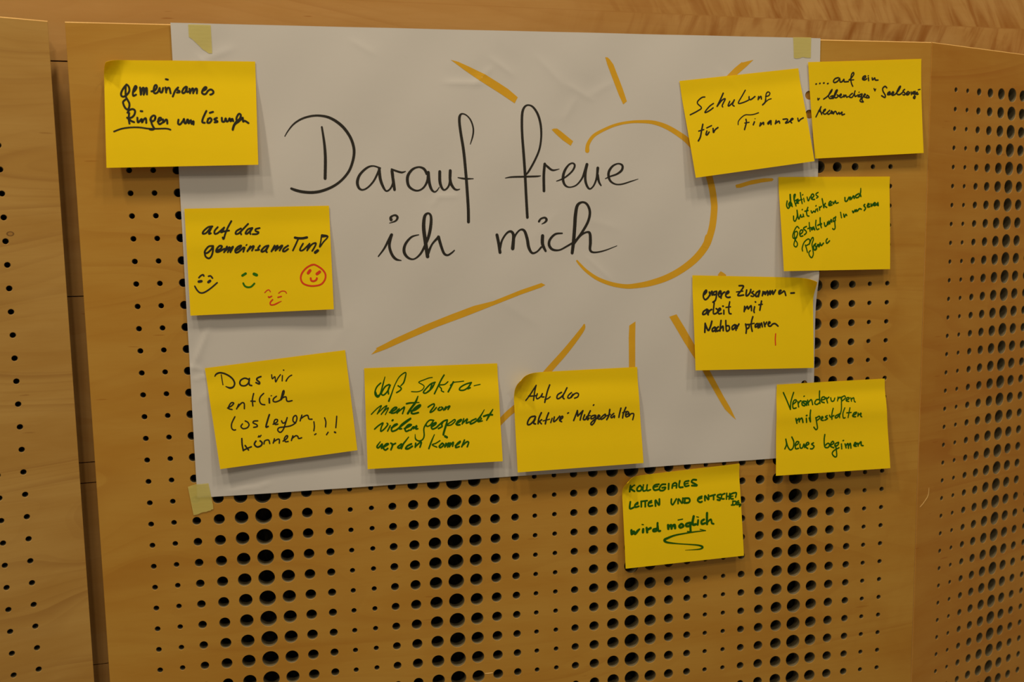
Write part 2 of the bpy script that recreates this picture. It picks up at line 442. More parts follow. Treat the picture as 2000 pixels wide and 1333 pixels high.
NOTES = {
 'gem': {'corners': [(-0.02422,0.56624),(0.17856,0.56716),(0.17703,0.42172),(-0.02632,0.41838)],'height': [1.4,1.8,18,17],'curve': [(0,0),(0.11,0.0),(0.15,0.035),(0.3,0.25),(0.55,0.55),(0.8,0.82),(1,1)],'on_sheet': True,'curls': [('TL',0.018,0.026)],'ink': 'black','parts': {0: [[143,226,277,124,258,276,108,301,276,108,330,276,122,340,276,143,323,277,159,291,277,160,258,277,152,235,277,142,226,277],[138,233,277,136,292,277,138,343,277,147,368,277,158,402,277,157,437,277,147,460,277,132,446,277,121,414,276,119,387,276,134,366,277],[184,298,277,200,275,277,208,250,277,200,239,277,189,268,277,183,307,277,185,331,277,196,327,277,204,320,277],[230,253,278,234,321,278],[237,314,278,244,264,278,255,260,278,253,321,278],[257,310,278,265,267,278,274,260,278,274,318,278],[304,289,279,325,282,279,340,250,279,335,229,279,324,242,279,318,289,279,327,308,279,345,296,279,358,257,279],[358,257,279,361,293,279,373,297,279,381,257,279],[400,174,280,413,178,280],[396,252,280,400,300,280],[401,284,280,410,258,280,422,258,280,425,277,280,429,307,280],[443,337,280,459,284,280,479,252,281],[479,252,281,471,273,281,486,284,281,487,297,281,471,300,281],[532,244,281,517,259,281,505,293,281,512,306,281,526,293,281,535,256,281,538,247,281],[537,252,281,536,293,281,550,290,281],[554,263,282,557,306,282],[560,292,282,572,262,282,579,267,282,578,306,282],[582,292,282,595,263,282,604,269,282,602,307,282],[638,286,283,661,269,283,667,251,283,656,249,283,641,276,283,637,302,283,648,316,283,663,310,283,677,283,283,695,270,283,710,283,283,712,302,283,699,317,283,690,319,283],[145,489,277,157,466,277,179,456,277,194,472,277,189,508,277,171,534,277,148,541,277],[156,493,277,152,544,277,156,591,277],[142,536,277,166,565,277,186,578,277],[231,475,278,241,477,278],[208,537,278,211,581,278,230,556,278,236,547,278,237,582,278,250,553,278,263,543,278,265,586,278],[323,546,279,325,526,279,314,517,279,300,530,279,292,555,279,299,572,279,318,562,279,325,541,279],[295,538,279,298,581,279,307,617,279,316,640,279,303,650,279,287,647,279],[340,574,279,362,557,280,361,540,280,349,542,279,342,574,279,351,599,279,370,585,280],[375,554,280,377,582,280,393,557,280,401,562,280,402,594,280],[55,664,225,104,639,225,159,628,226,219,628,226,278,640,227,328,642,228,393,641,228,422,652,228],[476,558,281,473,594,281,486,602,281,506,568,281,513,548,281,514,585,281,524,592,282,534,558,282,541,564,282,542,595,282,558,562,282,562,600,282,575,571,282,574,604,282],[662,476,283,640,540,283,633,581,283,649,589,283],[673,554,283,666,585,283,681,589,283,695,563,284,687,544,283,672,552,283],[685,494,283,706,485,284],[731,543,284,713,556,284,731,572,284,733,582,284,715,585,284],[764,543,284,766,577,284,781,577,285,790,546,285,795,577,285,808,571,285,816,546,285,823,577,285,833,551,285,840,575,285],[885,551,286,892,517,286,879,505,286,863,542,286,865,572,286,885,551,286],[865,572,286,845,609,285,834,654,285],[835,659,285,849,609,285,875,581,286,891,560,286],[891,560,286,904,541,286,906,581,286,917,572,286,942,595,287]]}},
 'das_tun': {'corners': [(0.07144,0.36145),(0.2737,0.36333),(0.27478,0.21194),(0.0726,0.20935)],'height': [2.4,2.4,12,10],'curve': [(0,0),(0.11,0.0),(0.15,0.045),(0.26,0.26),(0.36,0.4),(0.47,0.45),(0.6,0.56),(0.8,0.8),(1,1)],'on_sheet': True,'curls': [],'ink': 'black','parts': {0: [[183,170,258,154,176,257,122,211,257,115,236,257,138,230,257,164,192,258,179,173,258],[179,173,258,165,210,258,156,239,258,170,234,258],[219,178,258,197,211,258,196,239,258,214,236,258,241,208,258,263,183,259],[263,183,259,246,227,259],[314,125,259,290,178,259,270,235,259,255,291,259,249,276,259],[240,227,258,262,219,259,295,213,259],[377,196,260,346,219,260,339,245,260,357,244,260,381,216,260,428,155,260],[400,192,260,375,227,260,377,252,260],[456,194,261,426,205,260,407,240,260,417,248,260,439,222,261,456,197,261],[456,197,261,439,233,261,441,251,261],[506,197,261,479,206,261,478,224,261,497,236,261,486,252,261,456,253,261],[181,353,258,152,356,258,128,388,258,121,415,258,139,416,258,164,388,258,181,357,258],[181,357,258,176,407,258,164,450,258,147,468,258,127,453,258,121,423,258],[200,401,259,229,383,259,241,359,259,225,354,259,203,384,259,200,408,259,218,409,259,256,382,259],[275,362,259,253,415,259],[257,408,259,287,373,259,294,373,259,278,416,259],[284,404,259,309,372,260,317,367,260,296,417,260],[332,404,260,361,382,260,373,357,260,351,367,260,331,396,260,333,421,260,354,415,260,388,376,260],[396,377,261,385,416,261],[407,357,195,412,350,196],[436,367,261,413,413,261],[416,406,261,447,371,261,460,368,261,445,408,261],[502,363,262,488,388,262,496,402,262,470,405,262],[561,365,262,537,374,262,512,407,262,513,422,262,536,411,262,561,368,262],[561,368,262,543,413,262,548,427,262],[604,367,263,580,421,263],[583,414,263,620,371,263,625,375,263,608,415,263],[610,411,263,649,372,263,658,372,263,637,415,263],[698,371,264,670,396,264,660,421,264,674,424,264,697,403,264],[749,297,352,770,303,353,803,305,353,833,298,354],[770,314,242,752,363,242,730,419,242],[804,356,243,783,401,243,782,421,243,804,416,243,850,359,243],[850,359,243,830,423,243],[832,419,243,865,367,244,894,354,244,888,383,244,866,429,244],[939,278,211,982,294,211,948,347,211,920,395,211,929,346,211,938,280,211],[936,297,211,972,293,211],[905,427,422,887,445,422]],1: [[72,646,237,86,628,237,101,620,237,106,632,237],[138,636,237,152,634,237,164,655,238],[70,683,387,87,680,388],[135,691,388,146,680,389],[41,725,226,55,762,226,75,788,226,103,786,227,146,752,227,194,700,227]],2: [[370,641,348,393,623,349],[451,630,437,468,641,437],[373,714,262,382,739,262,400,753,262,426,750,262,450,721,262]],3: [[519,811,143,535,791,143,549,787,143,558,805,143],[615,822,143,636,804,143,661,807,144,670,825,144],[543,852,198,548,858,198,565,848,198],[609,861,198,633,854,199],[571,881,198,554,906,198,556,929,198,578,930,198,602,917,199,631,899,88]],4: [[858,562,244,819,590,244,785,642,244,776,693,244,790,736,244,824,759,244,868,766,245,917,753,245,946,710,245,952,658,245,933,613,245,902,579,245,875,561,244,854,566,244],[844,616,422,830,640,422],[912,632,423,892,651,423],[846,690,267,849,712,267,865,720,267,884,709,267,890,692,267]]}},
 'das_wir': {'corners': [(0.08749,0.13168),(0.28916,0.14982),(0.30157,-0.00174),(0.10237,-0.01718)],'height': [2.4,2.4,11,12],'curve': [(0,0),(0.11,0.0),(0.15,0.045),(0.26,0.26),(0.36,0.4),(0.47,0.45),(0.6,0.56),(0.8,0.8),(1,1)],'on_sheet': True,'curls': [],'ink': 'black','parts': {0: [[60,91,154,73,71,242,100,63,243,136,82,243,174,127,244,189,178,244,178,214,244,153,223,288,125,203,133],[106,83,143,106,133,144,107,183,144],[290,164,234,264,147,233,235,161,233,225,190,233,235,214,233,262,219,234,286,196,234,296,156,234],[290,182,234,290,216,234,305,227,234],[378,152,246,355,160,245,346,177,245,362,204,246,359,221,246,338,204,245],[455,148,179,456,188,179,476,170,179,476,223,180,495,189,180,517,158,180],[530,169,180,523,221,180],[542,117,180,545,119,180],[551,226,225,563,204,180,579,186,180,596,177,180],[115,414,200,146,397,200,163,374,200,147,367,200,128,394,200,122,420,200,145,434,200],[197,391,200,177,434,200],[183,423,200,218,382,200,235,391,200,231,442,201],[311,306,201,296,364,201,293,426,201],[284,376,201,314,384,201],[381,318,201,356,345,201,345,381,201,354,418,202,378,430,202],[415,374,247,412,418,247],[430,351,146,435,349,146],[468,362,202,446,381,202,441,406,202,461,416,202,496,398,203,523,345,203,526,315,203,516,329,203,504,372,203,493,405,203],[496,403,203,514,383,203,535,381,203,536,416,203,548,428,203,574,425,203],[157,508,200,128,569,200,123,614,200,135,636,201,148,636,201],[202,588,201,189,611,201,202,635,201,231,632,201,247,607,201,241,579,201,224,563,201],[312,578,202,285,576,202,278,592,202,301,614,202,302,633,202,277,636,202],[400,533,247,384,579,247,364,647,247,380,646,248],[417,631,203,446,615,203,452,593,203,436,589,203,424,617,203,433,637,203,451,636,203],[480,609,203,487,633,203,507,625,203,523,585,203],[523,585,203,505,640,203,483,697,203,460,720,203,444,697,203,455,673,203,496,672,204,541,669,204,577,646,204,592,603,204,586,575,204,567,590,204,562,628,204,578,649,204],[630,580,204,612,634,204],[617,615,204,649,592,205,672,591,205,677,626,205,699,633,205],[183,729,224,179,785,224,181,849,224],[180,847,224,209,833,224,241,822,224],[199,801,224,218,850,224],[279,773,247,265,801,247,281,831,247,309,825,247,321,798,247,309,776,247],[299,737,180,306,725,180],[310,738,180,321,723,180],[333,811,203,342,782,203,369,779,203,374,815,203],[412,775,203,399,815,203],[403,804,203,433,784,203,446,789,203,442,824,204],[471,809,204,497,791,204,509,767,204,499,761,204,482,788,204,487,817,204,507,819,204],[546,770,204,531,814,204],[535,798,204,564,774,204,580,781,204,585,804,205,607,801,205],[710,661,194,709,708,194,701,749,194],[703,788,194,714,781,194],[791,636,194,796,678,195,789,727,195],[789,804,195,803,782,195],[880,637,195,872,692,195,863,747,195],[850,789,253,856,795,253]]}},
 'sakra': {'corners': [(0.31615,0.1212),(0.51936,0.11946),(0.52276,-0.03201),(0.31571,-0.03133)],'height': [2.4,2.4,16,13],'curve': [(0,0),(0.11,0.0),(0.15,0.045),(0.26,0.26),(0.36,0.4),(0.47,0.45),(0.6,0.56),(0.8,0.8),(1,1)],'on_sheet': True,'curls': [],'ink': 'green','parts': {0: [[118,153,220,89,189,220,74,236,220,76,271,220,94,286,325,113,254,220,135,164,221,151,93,116],[76,244,348,84,276,348,98,278,348],[180,171,233,152,188,232,128,232,232,120,262,232,137,272,232,167,234,233,189,172,233,172,219,233,172,263,233],[172,334,279,194,266,210,219,184,163,255,102,163,294,61,187,307,66,187,296,127,222,285,162,222,265,188,163],[245,187,222,267,211,222,260,232,222,232,254,222],[502,118,153,478,121,153,437,139,153,399,160,153,425,184,153,438,205,153,422,238,153,387,254,153,342,250,152],[522,167,224,487,183,224,446,234,223,430,264,223,449,270,224,486,237,224,514,185,224],[516,179,224,497,222,224,461,260,224],[497,185,224,479,244,224],[591,98,236,569,143,236,538,218,236,512,281,236],[618,167,189,591,193,189,548,199,189,566,233,189,565,253,189,582,267,189],[659,171,261,637,222,261,616,267,261],[634,204,154,661,177,154,696,172,154,737,168,155],[795,185,227,753,198,226,712,226,226,702,253,226,733,258,226,770,230,226,795,185,227],[795,186,227,763,244,226,784,236,227],[814,218,143,861,207,144],[41,458,174,83,404,174,117,375,174,99,420,174,84,457,174],[88,450,174,133,396,174,157,379,175,132,430,175,113,464,174],[117,455,174,156,408,175,167,406,175,143,467,175],[175,448,256,211,427,257,229,404,257,212,401,257,186,433,257,188,455,257,216,451,257,240,423,257],[246,415,222,229,459,222],[232,452,222,268,415,222,286,402,222,269,466,222],[388,300,188,367,360,329,332,419,328,308,467,328],[301,368,257,332,362,258,395,361,141],[334,443,282,364,434,282,399,402,282,400,386,282,371,406,282,342,443,282,335,464,282,353,472,282,386,463,282],[460,412,224,480,394,224,505,382,224,504,407,224,478,452,224,475,467,224,498,453,224,522,420,225],[548,419,237,533,441,237,547,450,237,570,431,237,560,418,237],[575,450,237,594,417,237],[585,446,237,600,425,237,623,411,237,608,445,237],[61,606,221,91,573,221,124,549,221,111,589,221,105,631,221,129,613,222,158,569,222,153,554,222],[176,580,222,155,632,222],[192,530,280,197,525,280],[184,602,257,214,581,257,230,567,257,208,573,257,185,610,257,189,637,257,218,627,258],[218,627,258,269,577,258,329,519,258,305,533,258,259,576,258,240,613,258,258,616,258],[278,616,258,314,597,258,331,581,259,309,580,258,285,616,258,290,644,258,314,634,259],[324,634,259,348,599,259,343,622,259,371,593,259,362,623,259,377,624,259],[498,548,213,469,544,213,443,575,213,444,604,213,467,598,213,487,569,213,495,547,213],[439,581,212,422,626,212,422,695,213,409,734,213,383,747,212,358,726,212,356,678,94],[478,614,248,508,590,249,514,572,249,491,584,248,478,614,248,487,635,249,513,624,249],[513,624,249,566,566,249,595,551,249],[566,568,249,556,596,249,558,614,249,530,633,249],[601,550,190,589,599,309,569,674,309,565,697,309],[593,600,202,629,570,202,653,550,202,658,566,202,628,601,202,600,607,202],[663,596,262,700,567,262,702,553,262,675,573,262,668,604,262,692,606,262],[723,547,227,709,599,227],[713,591,227,751,549,227,739,593,227,763,581,227],[815,553,252,779,574,251,772,603,251,808,584,252,845,539,252,882,465,120],[845,539,252,826,576,252],[831,584,204,857,556,204,844,546,204,829,584,204,862,578,204],[947,466,168,916,527,313,895,574,192],[875,532,288,910,519,289,941,521,289],[99,733,140,74,777,256,84,793,257,113,757,257,105,800,257,135,766,257],[122,788,257,157,762,257,141,759,257,120,795,257,133,819,257,151,804,257],[175,754,257,188,770,258,174,819,258],[184,774,258,209,758,258],[252,767,258,224,796,258,240,806,258,270,761,258,307,702,165],[266,768,258,250,813,258],[325,772,283,296,790,282,282,815,282,301,818,282,331,796,283],[357,767,248,352,807,248],[356,798,248,388,763,248,399,764,248,387,809,248],[498,691,142,473,760,237,452,828,237],[537,755,190,507,778,190,478,793,190,512,818,190],[553,781,250,530,810,249,539,825,249,564,799,250,553,781,250],[577,714,357,590,725,357],[581,785,250,571,821,250],[578,811,250,602,782,250,592,823,250],[613,783,250,606,821,250],[608,813,250,636,777,250,629,818,250],[650,813,251,679,791,251,689,771,251,663,797,251,651,832,251,678,825,251],[720,762,251,697,828,251],[701,817,251,736,781,251,750,789,251,738,831,251]]}},
 'aktive_mit': {'corners': [(0.54324,0.10238),(0.7452,0.1036),(0.75169,-0.05022),(0.54591,-0.05142)],'height': [2.4,2.4,15,16],'curve': [(0,0),(0.11,0.0),(0.15,0.045),(0.26,0.26),(0.36,0.4),(0.47,0.45),(0.6,0.56),(0.8,0.8),(1,1)],'on_sheet': True,'curls': [('TL',0.022,0.034)],'ink': 'black','parts': {0: [[93,277,219,129,223,219,181,132,219],[180,133,219,166,198,219,153,281,219],[116,237,219,165,237,219,184,230,220],[186,217,220,176,251,220,183,268,220,209,250,220,226,219,220],[226,219,220,219,250,220,237,253,220],[288,136,253,265,205,253,240,308,253],[242,280,198,267,272,198,286,255,198],[378,218,243,347,239,243,338,273,243,356,277,243,391,242,244,424,175,244],[393,236,244,386,270,244,395,284,244],[457,226,222,431,252,222,425,277,222,444,278,222,467,242,222],[466,245,222,448,279,222,472,248,222,495,233,222,512,244,223,504,272,223,478,284,222],[157,442,264,124,450,264,102,487,263,97,521,263,117,522,264,145,490,264,162,449,264],[159,470,264,144,511,264,159,522,264],[209,411,264,188,466,264,179,521,264],[182,507,220,213,479,220,194,501,220,206,525,221],[266,417,265,248,470,265,236,527,265],[219,496,176,272,482,177],[292,475,221,279,518,221],[310,463,243,302,510,243,325,495,244,352,458,244],[351,502,244,375,475,244,374,461,244,360,470,244,350,501,244,365,516,244],[416,434,222,424,429,222],[495,412,256,479,461,256,461,512,256],[495,414,256,495,469,256],[495,469,256,539,417,257],[538,419,257,524,465,257,513,511,257],[551,461,257,538,504,257,554,509,257,573,476,257],[598,423,257,579,469,257,571,514,257,585,498,257],[563,482,190,596,471,190],[624,368,224,629,363,224],[634,471,247,607,479,246,600,505,246,621,501,247,641,476,247],[641,476,247,631,531,247,607,568,247,596,556,247,614,529,247,650,504,247],[650,502,247,672,484,247,662,473,247,653,497,247,666,515,247,694,486,247,717,468,247,714,495,248,687,517,247,676,513,247],[755,422,270,745,483,270,726,524,270],[721,488,191,758,472,192],[786,465,237,762,491,237,767,509,237,790,488,237,788,509,237],[846,415,260,833,468,260,825,508,260],[886,411,260,864,471,260,855,518,260],[857,463,192,893,452,193],[879,495,226,907,470,227,897,455,227,881,479,226,884,509,227,907,502,227],[911,476,227,907,503,227,926,480,227,948,485,227,936,543,227]]}},
 'schulung': {'corners': [(0.81483,0.54831),(1.01479,0.57074),(1.03817,0.42414),(0.83744,0.39926)],'height': [2.4,2.4,17,16],'curve': [(0,0),(0.11,0.0),(0.15,0.035),(0.3,0.25),(0.55,0.55),(0.8,0.82),(1,1)],'on_sheet': True,'curls': [],'ink': 'black','parts': {0: [[187,189,209,162,191,209,126,221,209,119,249,209,144,296,209,102,326,209,43,353,208],[248,265,210,210,291,210,166,342,209,177,347,209,211,330,210,239,309,210],[342,172,255,310,234,254,273,299,254],[275,297,221,321,243,221,351,231,222,328,273,222,315,300,221,319,313,222],[384,263,222,365,301,222,371,309,222,402,283,222,424,253,222],[424,253,222,402,299,222,413,317,222],[528,166,201,491,225,200,453,284,200,464,297,200,517,283,201,552,266,201],[550,238,234,547,259,234,560,270,235,599,243,235],[629,248,235,620,279,235],[622,275,235,648,248,235,648,277,235],[684,282,202,695,232,202,713,211,202,728,225,202,715,250,202,687,256,202],[684,282,247,673,316,247,649,339,247],[650,338,168,676,316,168,704,293,169,730,286,169],[131,465,253,115,516,253,93,590,253,71,628,253],[87,529,187,132,520,187],[154,539,243,142,571,243,151,578,243,171,552,243],[157,507,199,200,489,199],[208,520,243,205,563,243,221,538,243,249,517,244],[418,513,167,425,480,167,454,445,167,491,422,167,531,427,168,566,426,168,604,416,168],[490,468,235,489,500,235,474,543,235,463,572,235],[474,505,179,512,503,179],[556,505,246,542,534,246],[564,474,146,567,473,146],[606,523,247,594,555,247],[598,551,247,629,522,247,628,544,247],[688,514,248,665,535,247,669,545,248,694,519,248],[695,515,248,689,554,248],[738,519,248,726,552,248],[729,548,248,760,529,248,763,551,248],[797,516,237,829,517,238,834,532,238,811,558,238,840,554,238],[844,549,238,881,526,238,871,519,238,855,543,238,864,565,238],[922,524,227,924,557,227,944,539,227,969,527,227]]}},
 'seelsorge': {'corners': [(1.03119,0.58046),(1.23325,0.58937),(1.23688,0.43728),(1.04338,0.42874)],'height': [2.8,1.2,10,9],'curve': [(0,0),(0.3,0.08),(0.6,0.4),(1,1)],'on_sheet': False,'curls': [],'ink': 'black','parts': {0: [[56,228,243,61,225,243],[89,223,244,93,220,244],[123,220,244,129,218,244],[158,227,244,164,224,244],[257,168,235,229,177,235,212,202,234,222,218,235,251,203,235,268,174,235],[270,185,235,271,212,235,288,211,235,306,186,235,307,212,235,344,212,236],[350,196,225,371,176,226,394,139,226,390,120,226,374,140,225,366,189,226,371,234,226,381,262,226],[356,199,185,392,195,185],[471,190,237,495,176,237,497,159,237,477,168,237,470,193,237,489,201,237,507,189,237],[522,178,237,524,209,237],[520,160,186,524,158,186],[556,182,238,560,204,238,579,183,238,584,205,238,608,207,238],[65,374,193,66,392,193,79,376,193],[116,385,224,151,358,224,185,317,224,197,288,224,180,310,224,162,353,224,171,380,225,188,378,225],[179,361,225,199,353,225,201,364,225,187,380,225,204,379,225],[204,379,225,227,336,225,244,296,225,229,304,225,211,355,225,215,371,225,231,375,225,250,356,225,239,346,225],[258,363,225,276,348,225,272,338,225,259,357,225,270,375,225,292,364,226],[298,349,226,298,371,226,315,350,226,320,373,226,336,368,226],[375,336,226,353,354,226,347,373,226,369,377,226,387,349,226,400,312,226],[393,337,226,397,369,227,413,362,227],[424,352,227,425,374,227],[432,327,165,436,325,165],[458,346,227,436,355,227,438,375,227,458,361,227,461,345,227],[460,353,227,453,384,227,439,416,227,453,429,227,468,430,227],[469,428,227,457,404,227,467,379,227],[472,367,227,491,355,227,483,347,227,475,372,227,494,382,227,506,360,227],[506,360,227,520,374,228,522,387,228,499,388,227],[569,293,186,575,312,186,586,294,186,577,320,186],[685,291,250,669,275,249,648,296,249,651,329,249,669,368,250,664,392,250,636,372,249],[689,360,250,713,344,250,709,334,250,694,345,250,691,363,250,712,362,250,730,351,250],[729,360,250,746,346,250,740,335,250,728,353,250,733,371,250,757,365,251],[757,365,251,792,322,251,810,281,251,797,290,251,775,340,251,780,364,251,802,366,251,829,343,251],[847,315,230,831,330,230,846,351,230,845,372,230,829,369,230],[870,344,231,857,363,231,874,374,231,892,352,231,875,338,231],[863,357,231,879,362,231],[905,343,231,907,373,231],[943,340,231,919,348,231,922,366,231,943,348,231],[943,348,231,935,386,231,924,405,231,936,415,231,943,393,231],[950,369,231,964,350,231,954,355,231,958,372,231,970,368,232],[970,324,189,988,320,189],[37,566,224,62,515,224,89,462,224],[88,463,224,80,496,224,90,543,224],[64,505,224,84,515,224],[96,526,224,120,505,225,127,489,225,109,503,224,107,535,225,124,540,225,142,524,225],[164,503,225,144,524,225,148,544,225,169,532,225,181,507,225,179,539,225,191,519,225,193,543,225,208,518,225,219,521,225,228,547,226,246,529,226,250,548,226,273,526,226,269,556,226,294,549,226]]}},
 'aktives': {'corners': [(0.98283,0.40023),(1.18197,0.39989),(1.18177,0.24811),(0.98855,0.2499)],'height': [3.2,1.6,10,16],'curve': [(0,0),(0.11,0.0),(0.15,0.035),(0.3,0.25),(0.55,0.55),(0.8,0.82),(1,1)],'on_sheet': True,'curls': [],'ink': 'green','parts': {0: [[68,254,235,60,302,235,74,332,236,96,283,236,99,185,236],[97,186,236,97,250,236,110,313,236],[79,289,266,95,264,266,107,289,267],[81,305,266,100,302,267],[131,237,216,144,186,216,131,193,215,130,244,216,144,307,216],[137,252,216,167,235,216,151,261,216,156,277,216,167,278,216],[145,283,216,174,251,216],[189,166,216,192,218,216,200,282,216],[169,249,185,203,238,185],[216,226,196,220,264,196],[207,192,195,211,186,196],[247,214,216,256,255,217,274,212,217],[284,233,237,308,201,238,299,181,237,284,199,237,290,236,238,313,239,238],[347,165,207,328,180,207,331,197,207,346,210,207,331,225,207],[116,415,226,116,459,226,130,466,226,149,414,226,150,352,226],[150,352,226,155,414,226,162,447,226,180,401,227],[180,401,206,187,429,206,204,412,206],[203,395,206,208,422,206],[196,349,206,199,345,206],[249,323,227,235,369,227,239,410,227,254,416,227],[220,364,227,249,356,227],[276,360,217,283,383,217,301,363,217,311,376,217,321,344,217],[333,337,217,335,364,218],[321,310,217,324,305,217],[352,319,218,354,353,218],[355,331,218,372,312,218],[381,233,238,387,286,239,392,328,239],[393,307,239,411,278,239,398,305,239,419,325,239],[437,299,239,463,277,239,455,260,239,441,279,239,442,306,239,468,299,239],[477,268,219,482,289,219,501,254,219,504,281,219,525,276,219],[588,222,251,589,259,251,607,257,251,627,217,251,632,246,251],[639,217,251,643,242,251,667,204,252,672,232,252],[715,181,252,686,203,252,689,223,252,714,216,252,732,170,252,735,124,168],[729,183,252,734,211,252],[159,545,206,141,526,206,115,570,206,98,622,206,104,651,206,127,642,206,143,603,206,137,577,206,119,585,206],[115,596,206,114,655,206,133,695,206,136,721,206,122,743,206,104,724,206,115,675,206,135,636,206],[162,612,227,186,591,227,192,567,227,173,566,227,162,598,227,168,630,227,190,626,227],[227,527,227,204,539,227,201,553,227,222,578,227,220,599,227,203,615,227],[254,485,207,254,533,207,258,579,207],[237,550,207,266,538,207],[293,534,249,272,546,248,273,563,248,296,548,249,299,564,249],[316,462,218,311,514,218,320,560,218,339,553,218],[355,436,239,354,495,239,362,541,239],[329,516,239,365,498,239],[339,508,239,362,508,239],[390,489,229,396,526,229,413,515,229,422,478,229,424,509,229],[434,471,229,438,504,229,454,454,229,459,483,229],[497,431,219,476,444,219,473,477,219,494,463,219],[497,425,219,487,484,219,488,543,219,476,562,219,464,553,219],[545,400,199,550,438,199],[542,379,198,545,390,199],[570,399,230,576,432,230,590,401,230,599,414,230],[653,367,252,660,384,252,677,356,252,682,375,252,689,352,252,697,369,252,716,343,252,734,348,253],[768,297,253,759,310,253,774,337,253,761,362,253],[790,311,253,809,296,253,798,290,253,792,324,253,814,321,253],[825,291,253,829,318,253,845,291,253],[847,305,254,866,285,254,855,281,254,853,310,254,874,303,254],[879,290,254,891,312,254,889,279,254],[180,787,207,178,755,207,198,696,207,233,661,207,250,671,207,245,710,207,218,729,207],[208,724,207,217,762,207,224,804,207],[245,716,207,267,658,207,281,645,207,283,671,207,269,717,207,275,776,208,276,829,208,259,861,208,240,834,207,238,802,207,251,785,207],[304,711,249,285,732,249,282,763,249,293,780,249,309,763,249,297,730,249],[301,770,249,325,718,249,331,747,250,344,705,250],[344,705,250,353,733,250,375,707,250],[412,660,229,400,681,229,406,710,229,432,683,229]]}},
 'engere': {'corners': [(0.83751,0.24674),(1.0466,0.23704),(1.04655,0.08949),(0.8386,0.09543)],'height': [3.0,3.0,12,16],'curve': [(0,0),(0.11,0.0),(0.15,0.035),(0.3,0.25),(0.55,0.55),(0.8,0.82),(1,1)],'on_sheet': True,'curls': [('TR',0.018,0.026)],'ink': 'black','parts': {0: [[95,199,285,113,173,285,110,154,285,91,183,285,86,227,285,100,254,285,123,234,285,141,198,286],[136,174,285,141,209,286],[142,198,286,158,163,286,158,205,286],[195,164,286,173,174,286,169,201,286,192,193,286,196,165,286],[195,165,286,191,225,286,181,262,286,162,280,286],[208,200,286,231,168,287,222,162,286,210,188,286,216,222,287,233,217,287],[232,181,287,230,236,287],[233,211,287,245,185,287,261,171,287],[270,196,287,294,177,287,291,160,287,274,180,287,270,214,287,286,228,287,305,224,288],[381,101,277,417,103,277,400,148,277,368,205,277,417,200,277],[358,168,196,412,158,196],[443,147,301,437,201,301,448,206,301,469,176,301,478,140,301],[500,158,255,485,176,255,505,195,255,494,213,255,478,209,255],[550,151,290,523,175,290,517,210,290,534,208,290,552,155,290],[551,160,290,540,214,290],[579,159,279,572,204,279],[575,192,279,595,161,279,595,193,279,616,151,279,618,198,280],[621,190,280,639,148,280,636,193,280,658,147,280,661,189,280,683,142,280],[710,170,281,731,144,281,714,151,281,713,184,281,737,168,281,757,151,281,769,198,281],[812,172,293,840,169,294],[110,355,286,82,380,285,75,409,285,99,401,286,117,359,286],[117,362,286,115,406,286],[122,366,286,119,413,286],[124,387,286,136,366,286,150,357,286],[172,287,263,165,350,263,163,401,263,189,394,264,200,364,264,186,347,264],[198,380,264,223,358,264,216,342,264,203,364,264,205,401,264,229,398,264],[249,364,264,248,405,264],[241,321,276,246,321,276],[300,275,265,290,334,265,292,393,265,308,402,265],[267,334,218,305,327,219],[422,322,278,417,377,278],[421,362,278,445,319,278,450,350,278,476,313,278,478,366,278],[505,325,279,498,369,279,501,386,279],[512,272,279,515,274,279],[564,263,291,555,317,291,548,361,291],[540,303,233,570,297,233],[92,505,309,86,597,309],[92,511,309,115,579,309,135,533,309,147,482,309],[167,544,287,149,563,287,149,588,287,169,577,287,174,546,287],[174,547,287,175,591,287],[199,540,287,184,559,287,186,586,287,204,577,287],[223,474,287,216,533,287,211,584,287],[215,562,287,237,534,288,238,581,288],[262,474,276,262,533,276,266,586,277,289,570,277,287,533,277,270,530,276],[334,518,277,313,540,277,315,571,277,336,548,277,342,520,277],[342,520,277,344,577,277],[350,526,277,353,557,277],[353,548,277,370,511,278],[425,511,278,431,563,278,427,609,278],[426,520,278,454,518,279,451,550,279,431,564,278],[488,432,279,476,481,279,472,533,279,479,588,279],[461,512,209,498,503,209],[524,505,279,507,520,279,507,545,279,527,529,279],[527,511,279,530,553,280],[539,505,280,544,548,280],[544,538,280,559,499,280,565,541,280],[579,491,280,587,538,280],[589,518,280,603,491,280],[612,512,280,632,497,281,622,488,280,616,527,281,635,533,281,653,511,281,675,508,281,697,533,281]],1: [[676,618,199,672,677,199,673,740,200]]}},
